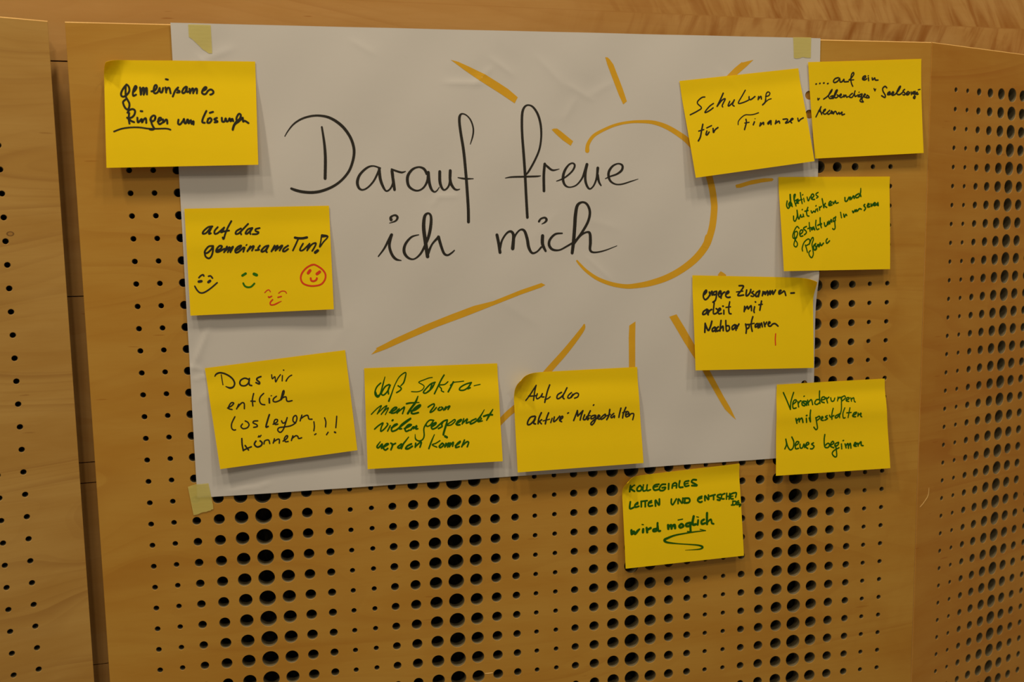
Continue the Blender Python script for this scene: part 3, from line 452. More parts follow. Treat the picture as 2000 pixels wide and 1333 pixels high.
 'veraend': {'corners': [(0.9853,0.06352),(1.18292,0.06351),(1.18955,-0.08803),(0.98005,-0.08663)],'height': [3.6,1.6,15,16],'curve': [(0,0),(0.11,0.0),(0.15,0.045),(0.26,0.26),(0.36,0.4),(0.47,0.45),(0.6,0.56),(0.8,0.8),(1,1)],'on_sheet': True,'curls': [],'ink': 'green','parts': {0: [[61,92,244,92,178,245,123,280,245],[123,280,245,129,200,245,154,97,245],[144,228,245,172,204,245,179,185,245,161,182,245,146,215,245,148,269,245,175,267,245],[191,199,245,197,258,246],[196,219,246,213,194,246,222,196,246],[268,204,268,236,201,267,228,234,267,250,249,268,271,218,268],[271,213,268,271,245,268],[241,215,267,270,245,268],[247,147,214,252,144,214],[280,190,246,287,244,246],[284,219,246,313,187,247,324,242,247],[387,191,247,359,193,247,343,228,247,362,243,247,386,225,247],[391,97,247,389,165,247,391,233,247],[403,199,248,438,188,248,433,165,248,410,174,248,405,214,248,430,228,248],[450,176,248,460,232,248],[454,191,248,475,171,248],[492,180,227,497,216,227,518,214,227,529,185,227],[560,176,227,552,217,227],[557,198,227,579,178,228,588,206,228],[594,176,217,587,232,217,582,312,217,570,363,217],[593,180,217,621,167,217,624,194,217,593,220,217],[630,215,217,657,203,217,661,190,217,640,190,217,632,221,217,655,230,217],[676,192,218,679,229,218],[681,207,218,702,193,218,705,228,218,714,240,218],[171,384,267,181,435,267],[181,409,267,199,383,267,202,422,267],[204,403,267,224,382,268,235,431,268],[264,387,268,267,432,268],[264,358,268,270,356,268],[304,300,257,298,359,257,302,429,258],[290,386,257,298,421,258],[349,385,237,358,447,237,364,502,237,351,520,237,332,491,237],[350,392,237,378,373,237,386,393,237,358,420,237],[395,409,237,414,391,237,404,379,237,397,414,237,417,423,237],[452,372,237,435,384,237,455,405,238,430,421,237],[508,296,238,495,353,238,494,415,238],[472,369,238,483,390,238,511,375,238],[553,366,238,525,383,238,530,404,238,553,385,238,562,359,238],[564,359,238,564,401,239],[614,298,217,595,354,217,597,406,217,614,407,217],[661,300,218,649,357,218,641,406,218],[629,353,217,670,352,218],[681,388,240,712,370,240,719,353,240,694,361,240,684,396,240,710,403,240],[734,365,240,730,399,240],[731,392,240,760,365,240,755,394,240,765,407,241],[75,710,245,90,662,246,84,604,245],[84,605,245,100,683,246,123,725,246,148,700,246,154,640,246,137,585,246],[165,683,246,190,664,247,198,645,247,180,639,246,167,669,246,170,715,246,194,713,247],[208,669,247,210,709,247,229,709,247,243,669,247,248,708,247],[258,690,247,286,672,247,278,654,247,262,669,247,258,703,247,275,721,247],[327,664,248,310,677,248,331,701,248,317,727,248,299,726,248],[429,580,249,422,641,249,426,715,249,454,724,249,469,696,249,455,678,249,433,696,249],[478,701,249,506,682,250,498,660,250,481,681,249,478,714,249,505,731,250],[548,675,250,520,689,250,516,716,250,542,704,250,550,678,250],[522,709,239,527,771,239,527,826,239,509,831,239,489,795,239,506,762,239,551,735,239],[574,695,239,575,749,240],[589,660,240,595,658,240],[606,697,262,614,741,262],[614,718,262,632,695,262,635,747,262],[639,720,262,654,694,262,657,747,262],[683,717,262,710,705,263,696,689,263,686,724,262,705,731,263],[720,699,263,722,729,263],[725,713,263,750,684,263,750,721,263,767,729,263]]}},
 'kollegial': {'corners': [(0.71928,-0.07486),(0.92103,-0.06509),(0.92692,-0.21935),(0.72181,-0.22306)],'height': [1.4,1.4,12,13],'curve': [(0,0),(0.11,0.0),(0.15,0.035),(0.3,0.25),(0.55,0.55),(0.8,0.82),(1,1)],'on_sheet': False,'curls': [('TL',0.016,0.024)],'ink': 'green','parts': {0: [[72,100,312,64,167,312],[105,104,312,73,134,312,104,170,312],[148,115,313,128,138,313,129,168,313,156,169,313,165,136,313,151,114,313],[180,112,278,175,175,279,204,172,279],[212,116,279,208,176,279,237,173,279],[310,125,315,277,128,314,261,155,314,273,183,315,304,180,315],[267,150,256,300,146,256],[366,134,304,335,132,303,313,168,303,320,194,303,349,194,304,365,167,304,336,167,304],[393,130,304,389,190,304],[420,182,305,426,146,305,445,130,305,460,145,305,456,185,305],[424,162,234,459,160,235],[487,114,305,480,179,305,511,186,306],[563,126,306,534,129,306,525,153,306,533,180,306,562,177,306],[530,156,235,558,151,235],[628,125,319,600,119,318,587,141,318,616,167,319,632,187,319,588,181,318],[64,278,312,57,349,312,90,342,313],[125,294,313,103,314,313,103,341,313,132,336,313],[103,315,232,126,310,232],[155,286,302,153,344,302],[153,287,279,205,286,279],[188,291,302,186,349,302],[240,293,303,217,308,303,215,346,303,246,346,303],[216,317,233,242,312,233],[272,354,315,274,290,315,302,350,315,307,285,315],[408,300,293,405,341,293,417,361,293,437,328,293,450,304,293],[462,356,294,468,306,294,497,358,294,505,304,294],[523,311,318,517,358,318],[517,308,318,556,314,318,562,345,318,544,360,318,514,356,318],[667,308,308,640,319,307,630,347,307,648,369,308,666,365,308],[636,335,237,666,327,237],[692,357,296,694,305,296,722,353,297,724,302,297],[738,316,297,781,307,297],[768,312,297,766,357,297],[831,310,298,804,315,297,800,332,297,821,350,298,819,372,298,798,364,298],[865,307,274,840,319,274,835,356,274,856,363,274],[882,307,274,876,368,275],[908,313,275,899,372,275],[880,341,215,904,340,215],[942,311,287,914,326,287,915,367,287,934,374,287],[913,345,215,934,344,215],[935,314,263,965,314,263,956,359,263],[931,399,251,926,440,251],[929,398,251,957,407,252,948,438,252,916,438,251],[980,401,252,960,418,252,963,440,252,982,439,252],[960,422,252,983,421,252],[986,463,288,987,438,288,993,455,288,996,442,288],[61,587,418,63,631,418,80,602,418,89,631,418,113,601,418,128,585,279],[159,590,419,156,622,419],[151,537,186,163,541,186],[188,579,396,191,628,396],[193,602,396,222,586,397],[269,600,351,244,605,350,244,625,351,273,617,351,281,540,351],[281,573,351,285,625,351,300,629,351],[368,576,422,369,616,423],[373,596,423,394,579,423,396,617,423],[400,597,423,423,581,423,426,617,424],[478,580,377,461,600,377,472,619,377,498,605,378,485,581,377],[454,533,188,493,529,189],[550,577,378,522,586,378,521,609,378,548,610,378,560,578,378],[559,581,378,555,636,379,556,674,379],[556,674,166,527,668,165],[588,513,426,576,572,426,580,602,426,601,601,426],[624,560,355,618,608,356],[613,521,166,629,528,166],[674,560,380,652,575,380,655,605,380,681,600,380],[703,494,404,699,559,404,698,612,404],[703,591,309,731,566,309,737,589,310,739,609,310,754,618,310],[636,661,154,659,671,154,683,682,155],[684,682,119,597,681,213,509,686,236,421,695,283,362,715,376,331,733,423,354,762,329,446,790,189,533,810,189,603,827,238,640,844,309,649,860,357,629,874,238,578,874,142,502,868,59]]}},
}
TITLE = [[2151,4632,136,2203,4713,182,2283,4805,243,2391,4875,273,2515,4915,289,2637,4926,305,2773,4904,367,2894,4840,415,2998,4746,431,3079,4623,417,3120,4503,418,3128,4395,403,3102,4268,388,3044,4132,373,2940,4008,357,2813,3916,372,2656,3852,402,2517,3828,416,2379,3836,415,2273,3861,399,2211,3886,337],[2679,4763,275,2705,4533,368,2712,4318,431,2697,4028,432],[3500,4173,251,3399,4205,219,3304,4177,312,3201,4081,374,3160,3975,437,3179,3888,375,3234,3859,250,3313,3896,251,3400,3989,282,3467,4114,313,3488,4173,313],[3485,4168,407,3495,4020,440,3531,3907,378,3576,3840,252,3631,3865,252,3674,3940,284,3687,4050,284,3671,4147,378],[3668,4128,378,3684,4000,441,3700,3858,411],[3665,4157,252,3740,4128,284,3814,4109,284,3870,4124,126],[4186,4088,414,4146,4158,381,4067,4186,254,3970,4149,348,3900,4049,443,3906,3923,412,3974,3856,318,4057,3842,255,4136,3889,287,4190,3984,351,4209,4107,414],[4209,4107,446,4218,3965,447,4247,3863,383,4288,3821,256,4327,3834,192,4367,3887,128],[4380,4117,447,4379,3967,448,4409,3874,353,4450,3848,257,4507,3902,289,4532,3997,353,4538,4130,449],[4531,4108,353,4537,3965,449,4584,3873,354,4628,3847,258,4674,3856,129],[4850,4522,128,4890,4645,241,4899,4756,240,4863,4872,224,4800,4944,191,4735,4965,223,4699,4928,382,4693,4833,398,4712,4661,415,4746,4424,433,4771,4107,435,4788,3788,453,4797,3547,454,4795,3367,455],[4652,4028,129,4752,4011,274,4883,4010,129],[3636,3417,476,3630,3449,380,3666,3477,254,3708,3479,317,3732,3447,350,3699,3397,254,3609,3367,95],[5700,4071,253,5746,4128,310,5834,4277,310,5908,4442,310,5939,4624,309,5934,4802,350,5894,4957,363,5824,5066,307,5753,5100,223,5692,5076,306,5653,4991,389,5642,4828,390,5645,4636,391,5663,4362,420,5681,4060,422,5692,3783,423,5708,3421,425],[5372,4016,98,5473,4031,238,5659,4035,267,5860,4039,254,5925,4047,113],[5990,4224,424,5973,4058,425,5973,3819,426],[5993,4224,226,6038,4180,340,6114,4130,284,6217,4148,85],[6171,3965,128,6250,3992,228,6338,4042,257,6426,4122,285,6462,4199,314,6428,4235,242,6363,4206,285,6298,4112,399,6273,4001,427,6301,3908,342,6373,3871,200,6481,3901,229,6570,3998,287,6618,4110,373,6655,4215,458],[6655,4215,458,6630,4093,401,6628,3967,402,6660,3874,345,6704,3843,245,6763,3899,259,6808,4011,346,6827,4159,460],[6826,4053,374,6843,3952,346,6876,3895,231],[6947,3997,130,7028,4031,231,7132,4065,290,7213,4125,377,7223,4196,348,7157,4225,217,7068,4189,318,7007,4108,404,7001,4024,405,7036,3953,318,7117,3910,218,7221,3912,218,7357,3951,189,7480,3988,73],[3430,2879,184,3519,2992,286,3593,3123,368,3636,3194,450],[3636,3188,368,3598,3041,409,3627,2913,410,3686,2834,370,3767,2810,124],[4039,3187,144,3930,3156,288,3837,3053,391,3813,2942,453,3863,2855,371,3953,2826,227,4051,2896,310,4125,3020,373,4189,3169,455,4225,3333,455,4229,3461,371,4189,3504,288,4136,3458,453,4116,3298,536,4135,3088,558,4162,2861,540],[4167,2902,456,4237,3045,290,4338,3150,415],[4334,3150,457,4374,3001,416,4413,2901,375,4465,2874,292,4527,2906,251,4570,2943,188],[5230,3163,465,5253,3045,466,5272,2898,467],[5273,2961,382,5310,3086,297,5385,3189,297,5450,3211,382,5487,3146,467,5470,2953,553],[5481,3066,383,5518,3158,298,5592,3234,255,5657,3218,405,5698,3100,470,5721,2965,471,5771,2879,343,5846,2894,258,5917,2963,301],[5941,3137,515,5939,3011,515,5986,2904,344],[5888,3357,342,5919,3397,278,5980,3413,299,6007,3381,385,5981,3343,278,5931,3317,107],[6252,3170,216,6142,3159,323,6056,3076,387,6044,2988,430,6100,2923,367,6205,2914,259,6316,2965,281,6414,3018,303],[6445,3022,390,6561,3169,391,6664,3341,412,6696,3489,412,6654,3604,368,6577,3641,302,6497,3593,474,6465,3446,540,6451,3260,541,6432,3043,542,6408,2865,478],[6432,3001,390,6539,3127,347,6641,3180,283,6694,3158,435,6702,3021,480,6697,2906,393,6759,2866,262,6919,2888,197,7130,2961,88]]
SUN = [[6663,4422,686,6676,4519,571,6759,4640,514,6897,4723,458,7113,4811,421,7330,4854,403,7528,4864,463,7728,4852,581,7930,4792,720,8132,4685,821,8315,4553,944,8500,4339,1029,8627,4100,1074,8705,3850,1098,8740,3638,1122,8746,3497,1124,8714,3232,1146,8642,3000,1168,8600,2933,1208],[8647,3063,1177,8605,2933,1223,8439,2735,1177,8208,2565,1084,7956,2440,1035,7680,2360,941,7451,2327,803,7267,2322,689,7039,2366,641,6815,2454,572,6637,2577,481,6528,2687,393,6484,2741,283],[6589,1738,327,6547,1651,736,6288,1339,980,5971,1006,1059,5621,612,1057,5331,378,973,5125,171,890]]
RAYS = [[4585,5746,4697,5719,4856,5652,5096,5543,5311,5416,5446,5331,5587,5214,5538,5124,5430,5194,5309,5272,5012,5451,4774,5609],[6956,5825,6996,5821,7029,5794,7088,5719,7156,5555,7234,5363,7301,5169,7242,5123,7175,5261,7078,5499,6990,5717],[6104,4739,6139,4754,6193,4754,6254,4712,6351,4637,6443,4565,6403,4497,6272,4584,6167,4675],[8882,5513,8943,5579,9067,5695,9190,5790,9200,5783,9272,5801,9385,5827,9273,5726,9109,5592,9036,5515],[9104,3876,9118,3891,9149,3895,9377,3957,9586,3986,9729,3985,9755,3968,9730,3939,9545,3917,9336,3880,9191,3838,9118,3837],[3274,1413,3363,1497,3347,1506,3489,1571,3616,1633,4081,1824,4506,1977,4848,2093,5149,2157,5584,2314,5913,2413,5974,2381,5912,2347,5583,2244,5148,2090,4717,1936,4290,1795,3866,1633,3487,1481],[7329,1700,7432,1763,7425,1504,7423,951,7320,955,7318,1508],[7993,1817,8116,1853,8257,1630,8399,1391,8684,919,8930,485,9053,284,9151,84,9091,133,8957,266,8859,421,8565,913,8376,1202,8234,1420],[8815,2471,8861,2520,8909,2492,8953,2462,8954,2396,8816,2400]]
TAPE = {'tl': [(0.0903,0.6163),(0.1046,0.6164),(0.1205,0.6163),(0.1205,0.5966),(0.1205,0.5775),(0.1159,0.5774),(0.1119,0.5803),(0.1077,0.5829),(0.1036,0.5874),(0.0997,0.5913),(0.0954,0.5956),(0.0903,0.5993),(0.0903,0.6081)],'tr': [(1.0051,0.6185),(1.0202,0.6189),(1.0365,0.6189),(1.0365,0.6034),(1.0366,0.5876),(1.0316,0.5873),(1.0269,0.5877),(1.0223,0.5885),(1.0183,0.5868),(1.0146,0.5861),(1.0109,0.5858),(1.0072,0.5871),(1.0063,0.6028)],'bl': [(0.0544,-0.0432),(0.0589,-0.0417),(0.0651,-0.0398),(0.0746,-0.0401),(0.0836,-0.0396),(0.0853,-0.0503),(0.0885,-0.0738),(0.0884,-0.0794),(0.0856,-0.0801),(0.0842,-0.0814),(0.0816,-0.0816),(0.0785,-0.0828),(0.0741,-0.0829),(0.0706,-0.0838),(0.067,-0.0854),(0.0635,-0.0862),(0.0602,-0.0863),(0.0576,-0.0668)]}

# ================================================================ paper and ink materials
def paper(name, col, rough=0.85, bump=0.15, scale=55, trans=0.0, var=0.04, tcol=None):
    m, nt, bs = new_mat(name)
    tc = nt.nodes.new('ShaderNodeTexCoord').outputs['Object']
    n = noise(nt, tc, scale, 4.0, 0.6)
    c2 = tuple(c * (1 - var) for c in col)
    L(nt, mix(nt, n, col, c2), bs.inputs['Base Color'])
    bs.inputs['Roughness'].default_value = rough
    bs.inputs['Specular IOR Level'].default_value = 0.15
    bp = nt.nodes.new('ShaderNodeBump')
    bp.inputs['Strength'].default_value = bump
    bp.inputs['Distance'].default_value = 0.002
    L(nt, n, bp.inputs['Height'])
    L(nt, bp.outputs[0], bs.inputs['Normal'])
    if trans:
        out = nt.nodes['Material Output']
        tr = nt.nodes.new('ShaderNodeBsdfTranslucent')
        tr.inputs[0].default_value = (*(tcol or col), 1)
        mx = nt.nodes.new('ShaderNodeMixShader')
        mx.inputs[0].default_value = trans
        L(nt, bs.outputs[0], mx.inputs[1])
        L(nt, tr.outputs[0], mx.inputs[2])
        L(nt, mx.outputs[0], out.inputs[0])
    return m

MAT_SHEET = paper('flipchart_paper', (0.565, 0.560, 0.545), bump=0.10, scale=14, var=0.03)
MAT_NOTE = paper('yellow_note_paper', (0.915, 0.702, 0.006), bump=0.05, scale=30, trans=0.22, var=0.03, tcol=(0.95, 0.50, 0.003))
INK = dict(black=plain('black_marker', (0.018, 0.016, 0.012), 0.55, 0.3), green=plain('green_marker', (0.014, 0.085, 0.003), 0.7, 0.08),
           red=plain('red_marker', (0.62, 0.035, 0.006), 0.55, 0.3), note_black=plain('felt_pen_black', (0.022, 0.022, 0.014), 0.7, 0.10),
           bright_green=plain('bright_green_felt_pen', (0.02, 0.14, 0.005), 0.7, 0.1))

def ochre():
    m, nt, bs = new_mat('ochre_marker')
    tc = nt.nodes.new('ShaderNodeTexCoord').outputs['Object']
    n = noise(nt, tc, 35, 3.0, 0.6)
    L(nt, mix(nt, n, (0.66, 0.385, 0.020), (0.58, 0.315, 0.014)), bs.inputs['Base Color'])
    bs.inputs['Roughness'].default_value = 0.7
    bs.inputs['Specular IOR Level'].default_value = 0.2
    return m
INK['ochre'] = ochre()

def tape_mat():
    m, nt, bs = new_mat('masking_tape')
    tc = nt.nodes.new('ShaderNodeTexCoord').outputs['Object']
    n = noise(nt, mapping(nt, tc, (30, 1, 260)), 1.0, 3.0, 0.6)
    L(nt, mix(nt, n, (0.66, 0.585, 0.165), (0.58, 0.51, 0.13)), bs.inputs['Base Color'])
    bs.inputs['Roughness'].default_value = 0.6
    bs.inputs['Alpha'].default_value = 0.74
    bp = nt.nodes.new('ShaderNodeBump')
    bp.inputs['Strength'].default_value = 0.3
    bp.inputs['Distance'].default_value = 0.0005
    L(nt, n, bp.inputs['Height'])
    L(nt, bp.outputs[0], bs.inputs['Normal'])
    return m
MAT_TAPE = tape_mat()

# ================================================================ pen strokes
def spline(p, sub=5):
    """Catmull-Rom through the points of one pen stroke: (a, b, width) triples"""
    if len(p) < 3:
        return p
    out = []
    q = [p[0]] + p + [p[-1]]
    for i in range(1, len(q) - 2):
        a, b, c, d = q[i - 1], q[i], q[i + 1], q[i + 2]
        for s in range(sub):
            t = s / sub
            out.append(tuple(0.5 * (2 * b[k] + (c[k] - a[k]) * t + (2 * a[k] - 5 * b[k] + 4 * c[k] - d[k]) * t * t + (3 * b[k] - a[k] - 3 * c[k] + d[k]) * t ** 3) for k in range(3)))
    out.append(p[-1])
    return out

def ribbon(bm, pts, place, lay):
    """a flat pen stroke with round ends, laid on a surface by place(a, b, lift)"""
    pts = spline(pts)
    keep = [pts[0]]
    for q in pts[1:]:
        if math.hypot(q[0] - keep[-1][0], q[1] - keep[-1][1]) > 0.0003:
            keep.append(q)
    pts = keep
    if len(pts) == 1:
        a, b, w = pts[0]
        pts = [(a - w * .1, b, w), (a + w * .1, b, w)]
    n = len(pts)
    left, right, dirs = [], [], []
    for i in range(n):
        a, b = pts[max(0, i - 1)], pts[min(n - 1, i + 1)]
        dx, dz = b[0] - a[0], b[1] - a[1]
        l = math.hypot(dx, dz) or 1.0
        dx, dz = dx / l, dz / l
        dirs.append((dx, dz))
        h = max(pts[i][2], 0.0003) / 2
        left.append(bm.verts.new(place(pts[i][0] - dz * h, pts[i][1] + dx * h, lay)))
        right.append(bm.verts.new(place(pts[i][0] + dz * h, pts[i][1] - dx * h, lay)))
    for i in range(n - 1):
        bm.faces.new((left[i], left[i + 1], right[i + 1], right[i]))
    for i, sgn in ((0, -1), (n - 1, 1)):
        dx, dz = dirs[i]
        h = max(pts[i][2], 0.0003) / 2
        arc = []
        for k in range(1, 6):
            t = math.pi * k / 6
            arc.append(bm.verts.new(place(pts[i][0] - dz * h * math.cos(t) + sgn * dx * h * math.sin(t), pts[i][1] + dx * h * math.cos(t) + sgn * dz * h * math.sin(t), lay)))
        loop = [left[i]] + arc + [right[i]]
        bm.faces.new(loop if sgn < 0 else loop[::-1])

def strokes_mesh(name, strokes, place, mat, parent, lay=0.00022):
    bm = bmesh.new()
    for s in strokes:
        ribbon(bm, s, place, lay)
        lay += 0.0000012          # later strokes lie on earlier ones
    bmesh.ops.recalc_face_normals(bm, faces=bm.faces)
    return link_bm(name, bm, mat, parent)

def triples(flat, ka, kb, kw):
    return [(flat[i] * ka, flat[i + 1] * kb, flat[i + 2] * kw) for i in range(0, len(flat), 3)]

def crisp_rim(me):
    """the outline of a sheet stays a sharp edge once it has thickness"""
    cnt = {}
    for p in me.polygons:
        for k in p.edge_keys:
            cnt[k] = cnt.get(k, 0) + 1
    for e in me.edges:
        if cnt.get(e.key, 0) < 2:
            e.use_edge_sharp = True

def tag(o, label, cat, group=None):
    o['label'] = label
    o['category'] = cat
    if group:
        o['group'] = group
    return o

# ================================================================ the poster
def build_poster():
    step = 0.0032
    holes = [(1.0352, 0.5292, 0.0070), (1.0357, 0.4995, 0.0070), (1.0352, 0.0622, 0.0056)]
    pts, edges = [], []
    nx, nz = round((PX1 - PX0) / step), round((PZ1 - PZ0) / step)
    for j in range(nz + 1):
        for i in range(nx + 1):
            x, z = PX0 + (PX1 - PX0) * i / nx, PZ0 + (PZ1 - PZ0) * j / nz
            if any(math.hypot(x - a, z - b) < r + 0.0022 for a, b, r in holes):
                continue
            pts.append((x, z))
    for a, b, r in holes:
        k0 = len(pts)
        for k in range(24):
            t = 2 * math.pi * k / 24
            pts.append((a + r * math.cos(t), b + r * math.sin(t)))
            edges.append((k0 + k, k0 + (k + 1) % 24))
    v2, e2, f2, *_ = delaunay_2d_cdt([Vector(p) for p in pts], edges, [], 0, 1e-7)
    V = [(p.x, -poster_h(p.x, p.y), p.y) for p in v2]
    F = []
    for f in f2:
        cx = sum(v2[i].x for i in f) / len(f)
        cz = sum(v2[i].y for i in f) / len(f)
        if any(math.hypot(cx - a, cz - b) < r * 0.995 for a, b, r in holes):
            continue
        F.append(tuple(f))
    me = bpy.data.meshes.new('poster')
    me.from_pydata(V, [], F)
    me.materials.append(MAT_SHEET)
    for p in me.polygons:
        p.use_smooth = True
    bm = bmesh.new()
    bm.from_mesh(me)
    bmesh.ops.recalc_face_normals(bm, faces=bm.faces)
    if sum(f.normal.y for f in bm.faces) > 0:
        bmesh.ops.reverse_faces(bm, faces=bm.faces)
    bm.to_mesh(me)
    bm.free()
    crisp_rim(me)
    o = bpy.data.objects.new('poster', me)
    COL.objects.link(o)
    so = o.modifiers.new('thickness', 'SOLIDIFY')
    so.thickness = 0.0002
    so.offset = -1
    tag(o, 'large white paper poster with a black handwritten title and a drawn sun', 'poster')
    place = lambda x, z, lay: (x, -poster_h(x, z) - lay, z)
    bm = bmesh.new()
    lay = 0.00012
    for s in SUN:
        ribbon(bm, triples(s, 1e-4, 1e-4, 1e-5), place, lay)
        lay += 0.000002
    for q in RAYS:
        P2 = [(q[i] * 1e-4, q[i + 1] * 1e-4) for i in range(0, len(q), 2)]
        # outline and inner points, so that the ink follows the sheet
        ring = []
        for a, b in zip(P2, P2[1:] + P2[:1]):
            k = max(1, int(math.hypot(a[0] - b[0], a[1] - b[1]) / 0.004))
            ring += [(a[0] + (b[0] - a[0]) * t / k, a[1] + (b[1] - a[1]) * t / k) for t in range(k)]
        m = len(ring)
        pts = [Vector(p) for p in ring]
        x0, x1, z0, z1 = min(p[0] for p in ring), max(p[0] for p in ring), min(p[1] for p in ring), max(p[1] for p in ring)
        for i in range(1, int((x1 - x0) / 0.004) + 1):
            for j in range(1, int((z1 - z0) / 0.004) + 1):
                pts.append(Vector((x0 + i * 0.004, z0 + j * 0.004)))
        v2, _, f2, *_ = delaunay_2d_cdt(pts, [(i, (i + 1) % m) for i in range(m)], [tuple(range(m))], 1, 1e-7)
        vs = [bm.verts.new(place(p.x, p.y, lay)) for p in v2]
        for f in f2:
            bm.faces.new([vs[i] for i in f])
    bmesh.ops.recalc_face_normals(bm, faces=bm.faces)
    s = link_bm('sun_drawing', bm, INK['ochre'], o)
    s['label'] = 'ochre marker sun with rays drawn on the poster'
    t = strokes_mesh('handwritten_title', [triples(s, 1e-4, 1e-4, 1e-5) for s in TITLE], place, INK['black'], o)
    t['label'] = 'black handwritten title Darauf freue ich mich'
    return o
poster = build_poster()

# ================================================================ the sticky notes
def roll(n, u, v, W, H):
    """in-plane position and height after curling a corner towards the viewer"""
    x, z, h = note_point(n, u, v)
    for corner, rad, ln in n['curls']:
        cu, cv = {'TL': (0, 0), 'TR': (1, 0), 'BR': (1, 1), 'BL': (0, 1)}[corner]
        a, b = abs(u - cu) * W, abs(v - cv) * H
        s = ln - (a + b) * 0.7071          # how far past the crease, along the diagonal
        if s > 0:
            (ax, az), (bx, bz), _, (dx, dz) = n['corners']
            ex, ez = (bx - ax) / W, (bz - az) / W
            fx, fz = (dx - ax) / H, (dz - az) / H
            su, sv = (-1 if cu == 0 else 1), (-1 if cv == 0 else 1)
            gx, gz = (ex * su + fx * sv) * 0.7071, (ez * su + fz * sv) * 0.7071
            back = s - rad * math.sin(s / rad)
            x -= gx * back
            z -= gz * back
            h += rad * (1 - math.cos(s / rad))
    return x, z, h

def build_note(key, label, ink_label, extra=()):
    n = NOTES[key]
    n['curve'] = [tuple(k) for k in n['curve']]
    c = n['corners']
    W = (math.dist(c[0], c[1]) + math.dist(c[3], c[2])) / 2
    H = (math.dist(c[0], c[3]) + math.dist(c[1], c[2])) / 2
    ox, oz = sum(p[0] for p in c) / 4, sum(p[1] for p in c) / 4
    oy = -0.001 * sum(n['height']) / 4
    nu, nv = 44, 36
    V, F = [], []
    for j in range(nv + 1):
        for i in range(nu + 1):
            x, z, h = roll(n, i / nu, j / nv, W, H)
            V.append((x - ox, -h - oy, z - oz))
    for j in range(nv):
        for i in range(nu):
            a = j * (nu + 1) + i
            F.append((a, a + nu + 1, a + nu + 2, a + 1))
    me = bpy.data.meshes.new('sticky_note')
    me.from_pydata(V, [], F)
    me.materials.append(MAT_NOTE)
    for p in me.polygons:
        p.use_smooth = True
    crisp_rim(me)
    o = bpy.data.objects.new('sticky_note', me)
    COL.objects.link(o)
    o.location = (ox, oy, oz)
    so = o.modifiers.new('thickness', 'SOLIDIFY')
    so.thickness = 0.0002
    so.offset = -1
    tag(o, label, 'sticky note', 'yellow sticky notes around the poster')
    def place(a, b, lay):
        x, z, h = roll(n, a / W, b / H, W, H)
        return (x - ox, -h - oy - lay, z - oz)
    for p, strokes in n['parts'].items():
        st = [triples(s, W / 1000, H / 1000, 1e-5) for s in strokes]
        if p == 0:
            w = strokes_mesh('handwriting', st, place, INK['note_black' if n['ink'] == 'black' else n['ink']], o)
            w['label'] = ink_label
        else:
            nm, col, lb = extra[p - 1]
            w = strokes_mesh(nm, st, place, INK[col], o)
            w['label'] = lb
    return o

build_note('gem', 'yellow sticky note reading gemeinsames Ringen, its upper corner curled', 'black handwriting with one word underlined')
build_note('das_tun', 'yellow sticky note with four little drawn smileys under the writing', 'black handwriting auf das gemeinsame Tun', (
    ('smiley', 'black', 'black smiley with brows'), ('smiley', 'bright_green', 'green smiley'), ('smiley', 'red', 'thin red smiley with brows'), ('smiley', 'red', 'round red smiley face')))
build_note('das_wir', 'yellow sticky note reading Das wir entlich loslegen with three exclamation marks', 'black handwriting in four lines')
build_note('sakra', 'yellow sticky note filled with four lines about Sakramente in green', 'green handwriting in four lines')
build_note('aktive_mit', 'yellow sticky note reading Auf das aktive Mitgestalten, curled upper corner', 'black handwriting in two lines')
build_note('seelsorge', 'yellow sticky note reading auf ein lebendiges Seelsorgeteam, on the top corner of the panel', 'black handwriting in three lines')
build_note('schulung', 'tilted yellow sticky note reading Schulung für Finanzer over the drawn sun', 'black handwriting in two lines')
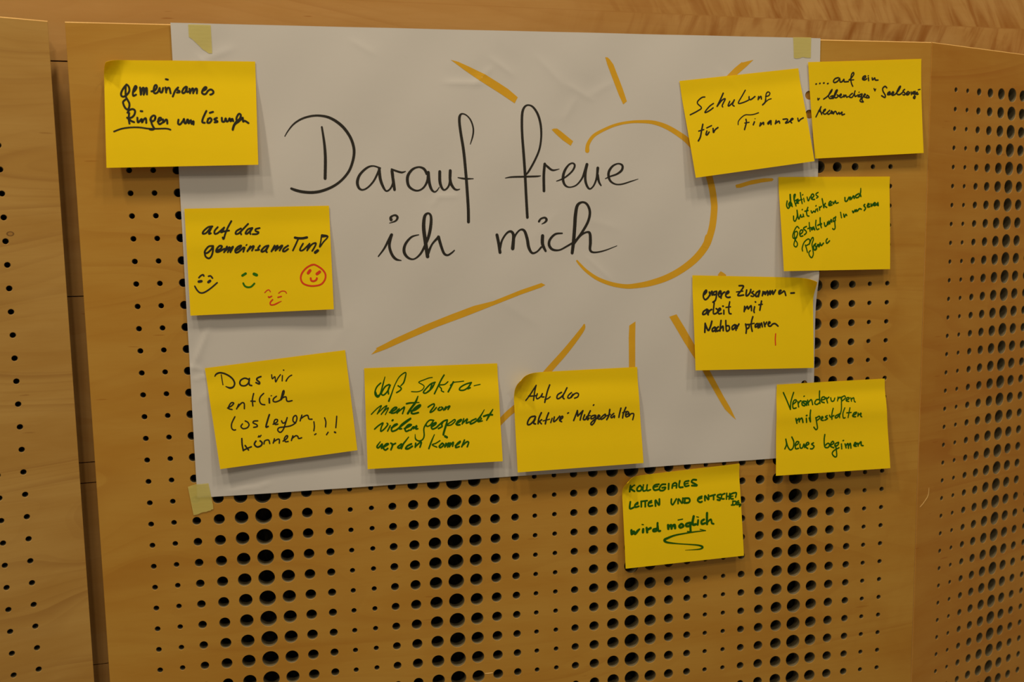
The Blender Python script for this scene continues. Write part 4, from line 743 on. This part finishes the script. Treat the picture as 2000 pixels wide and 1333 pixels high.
build_note('aktives', 'yellow sticky note with slanting green writing Aktives Mitwirken, across the poster edge', 'green handwriting slanting upwards')
build_note('engere', 'yellow sticky note reading engere Zusammenarbeit with a short red pen line', 'black handwriting in three lines', (('pen_mark', 'red', 'short red pen line'),))
build_note('veraend', 'yellow sticky note reading Veränderungen mitgestalten, Neues beginnen in green', 'green handwriting in three lines')
build_note('kollegial', 'yellow sticky note hanging below the poster with green capitals and a swoosh', 'green capitals and a swoosh')

# ================================================================ masking tape
def build_tape(key, label, lift):
    P2 = TAPE[key]
    ox, oz = sum(p[0] for p in P2) / len(P2), sum(p[1] for p in P2) / len(P2)
    # a fine grid inside the torn outline so that the strip follows what it sticks to
    pts = [Vector(p) for p in P2]
    n = len(pts)
    edges = [(i, (i + 1) % n) for i in range(n)]
    x0, x1 = min(p[0] for p in P2), max(p[0] for p in P2)
    z0, z1 = min(p[1] for p in P2), max(p[1] for p in P2)
    for i in range(1, 12):
        for j in range(1, 14):
            pts.append(Vector((x0 + (x1 - x0) * i / 12, z0 + (z1 - z0) * j / 14)))
    v2, _, f2, *_ = delaunay_2d_cdt(pts, edges, [tuple(range(n))], 1, 1e-7)
    bm = bmesh.new()
    vs = []
    for p in v2:
        on = PX0 - 0.002 < p.x < PX1 + 0.002 and PZ0 - 0.002 < p.y < PZ1 + 0.002
        h = (poster_h(p.x, p.y) if on else 0.0005) + lift
        vs.append(bm.verts.new((p.x - ox, -h, p.y - oz)))
    for f in f2:
        bm.faces.new([vs[i] for i in f])
    bmesh.ops.recalc_face_normals(bm, faces=bm.faces)
    o = link_bm('masking_tape', bm, MAT_TAPE)
    for p in o.data.polygons:
        p.use_smooth = True
    o.location = (ox, 0, oz)
    tag(o, label, 'tape', 'pieces of masking tape holding the poster')
    return o
build_tape('tl', 'torn tape piece with a slanting end on the top left corner of the poster', 0.0004)
build_tape('tr', 'squarish tape piece at the top of the poster above the tilted note', 0.0004)
build_tape('bl', 'crinkled tape piece over the bottom left corner of the poster and a hole', 0.0005)
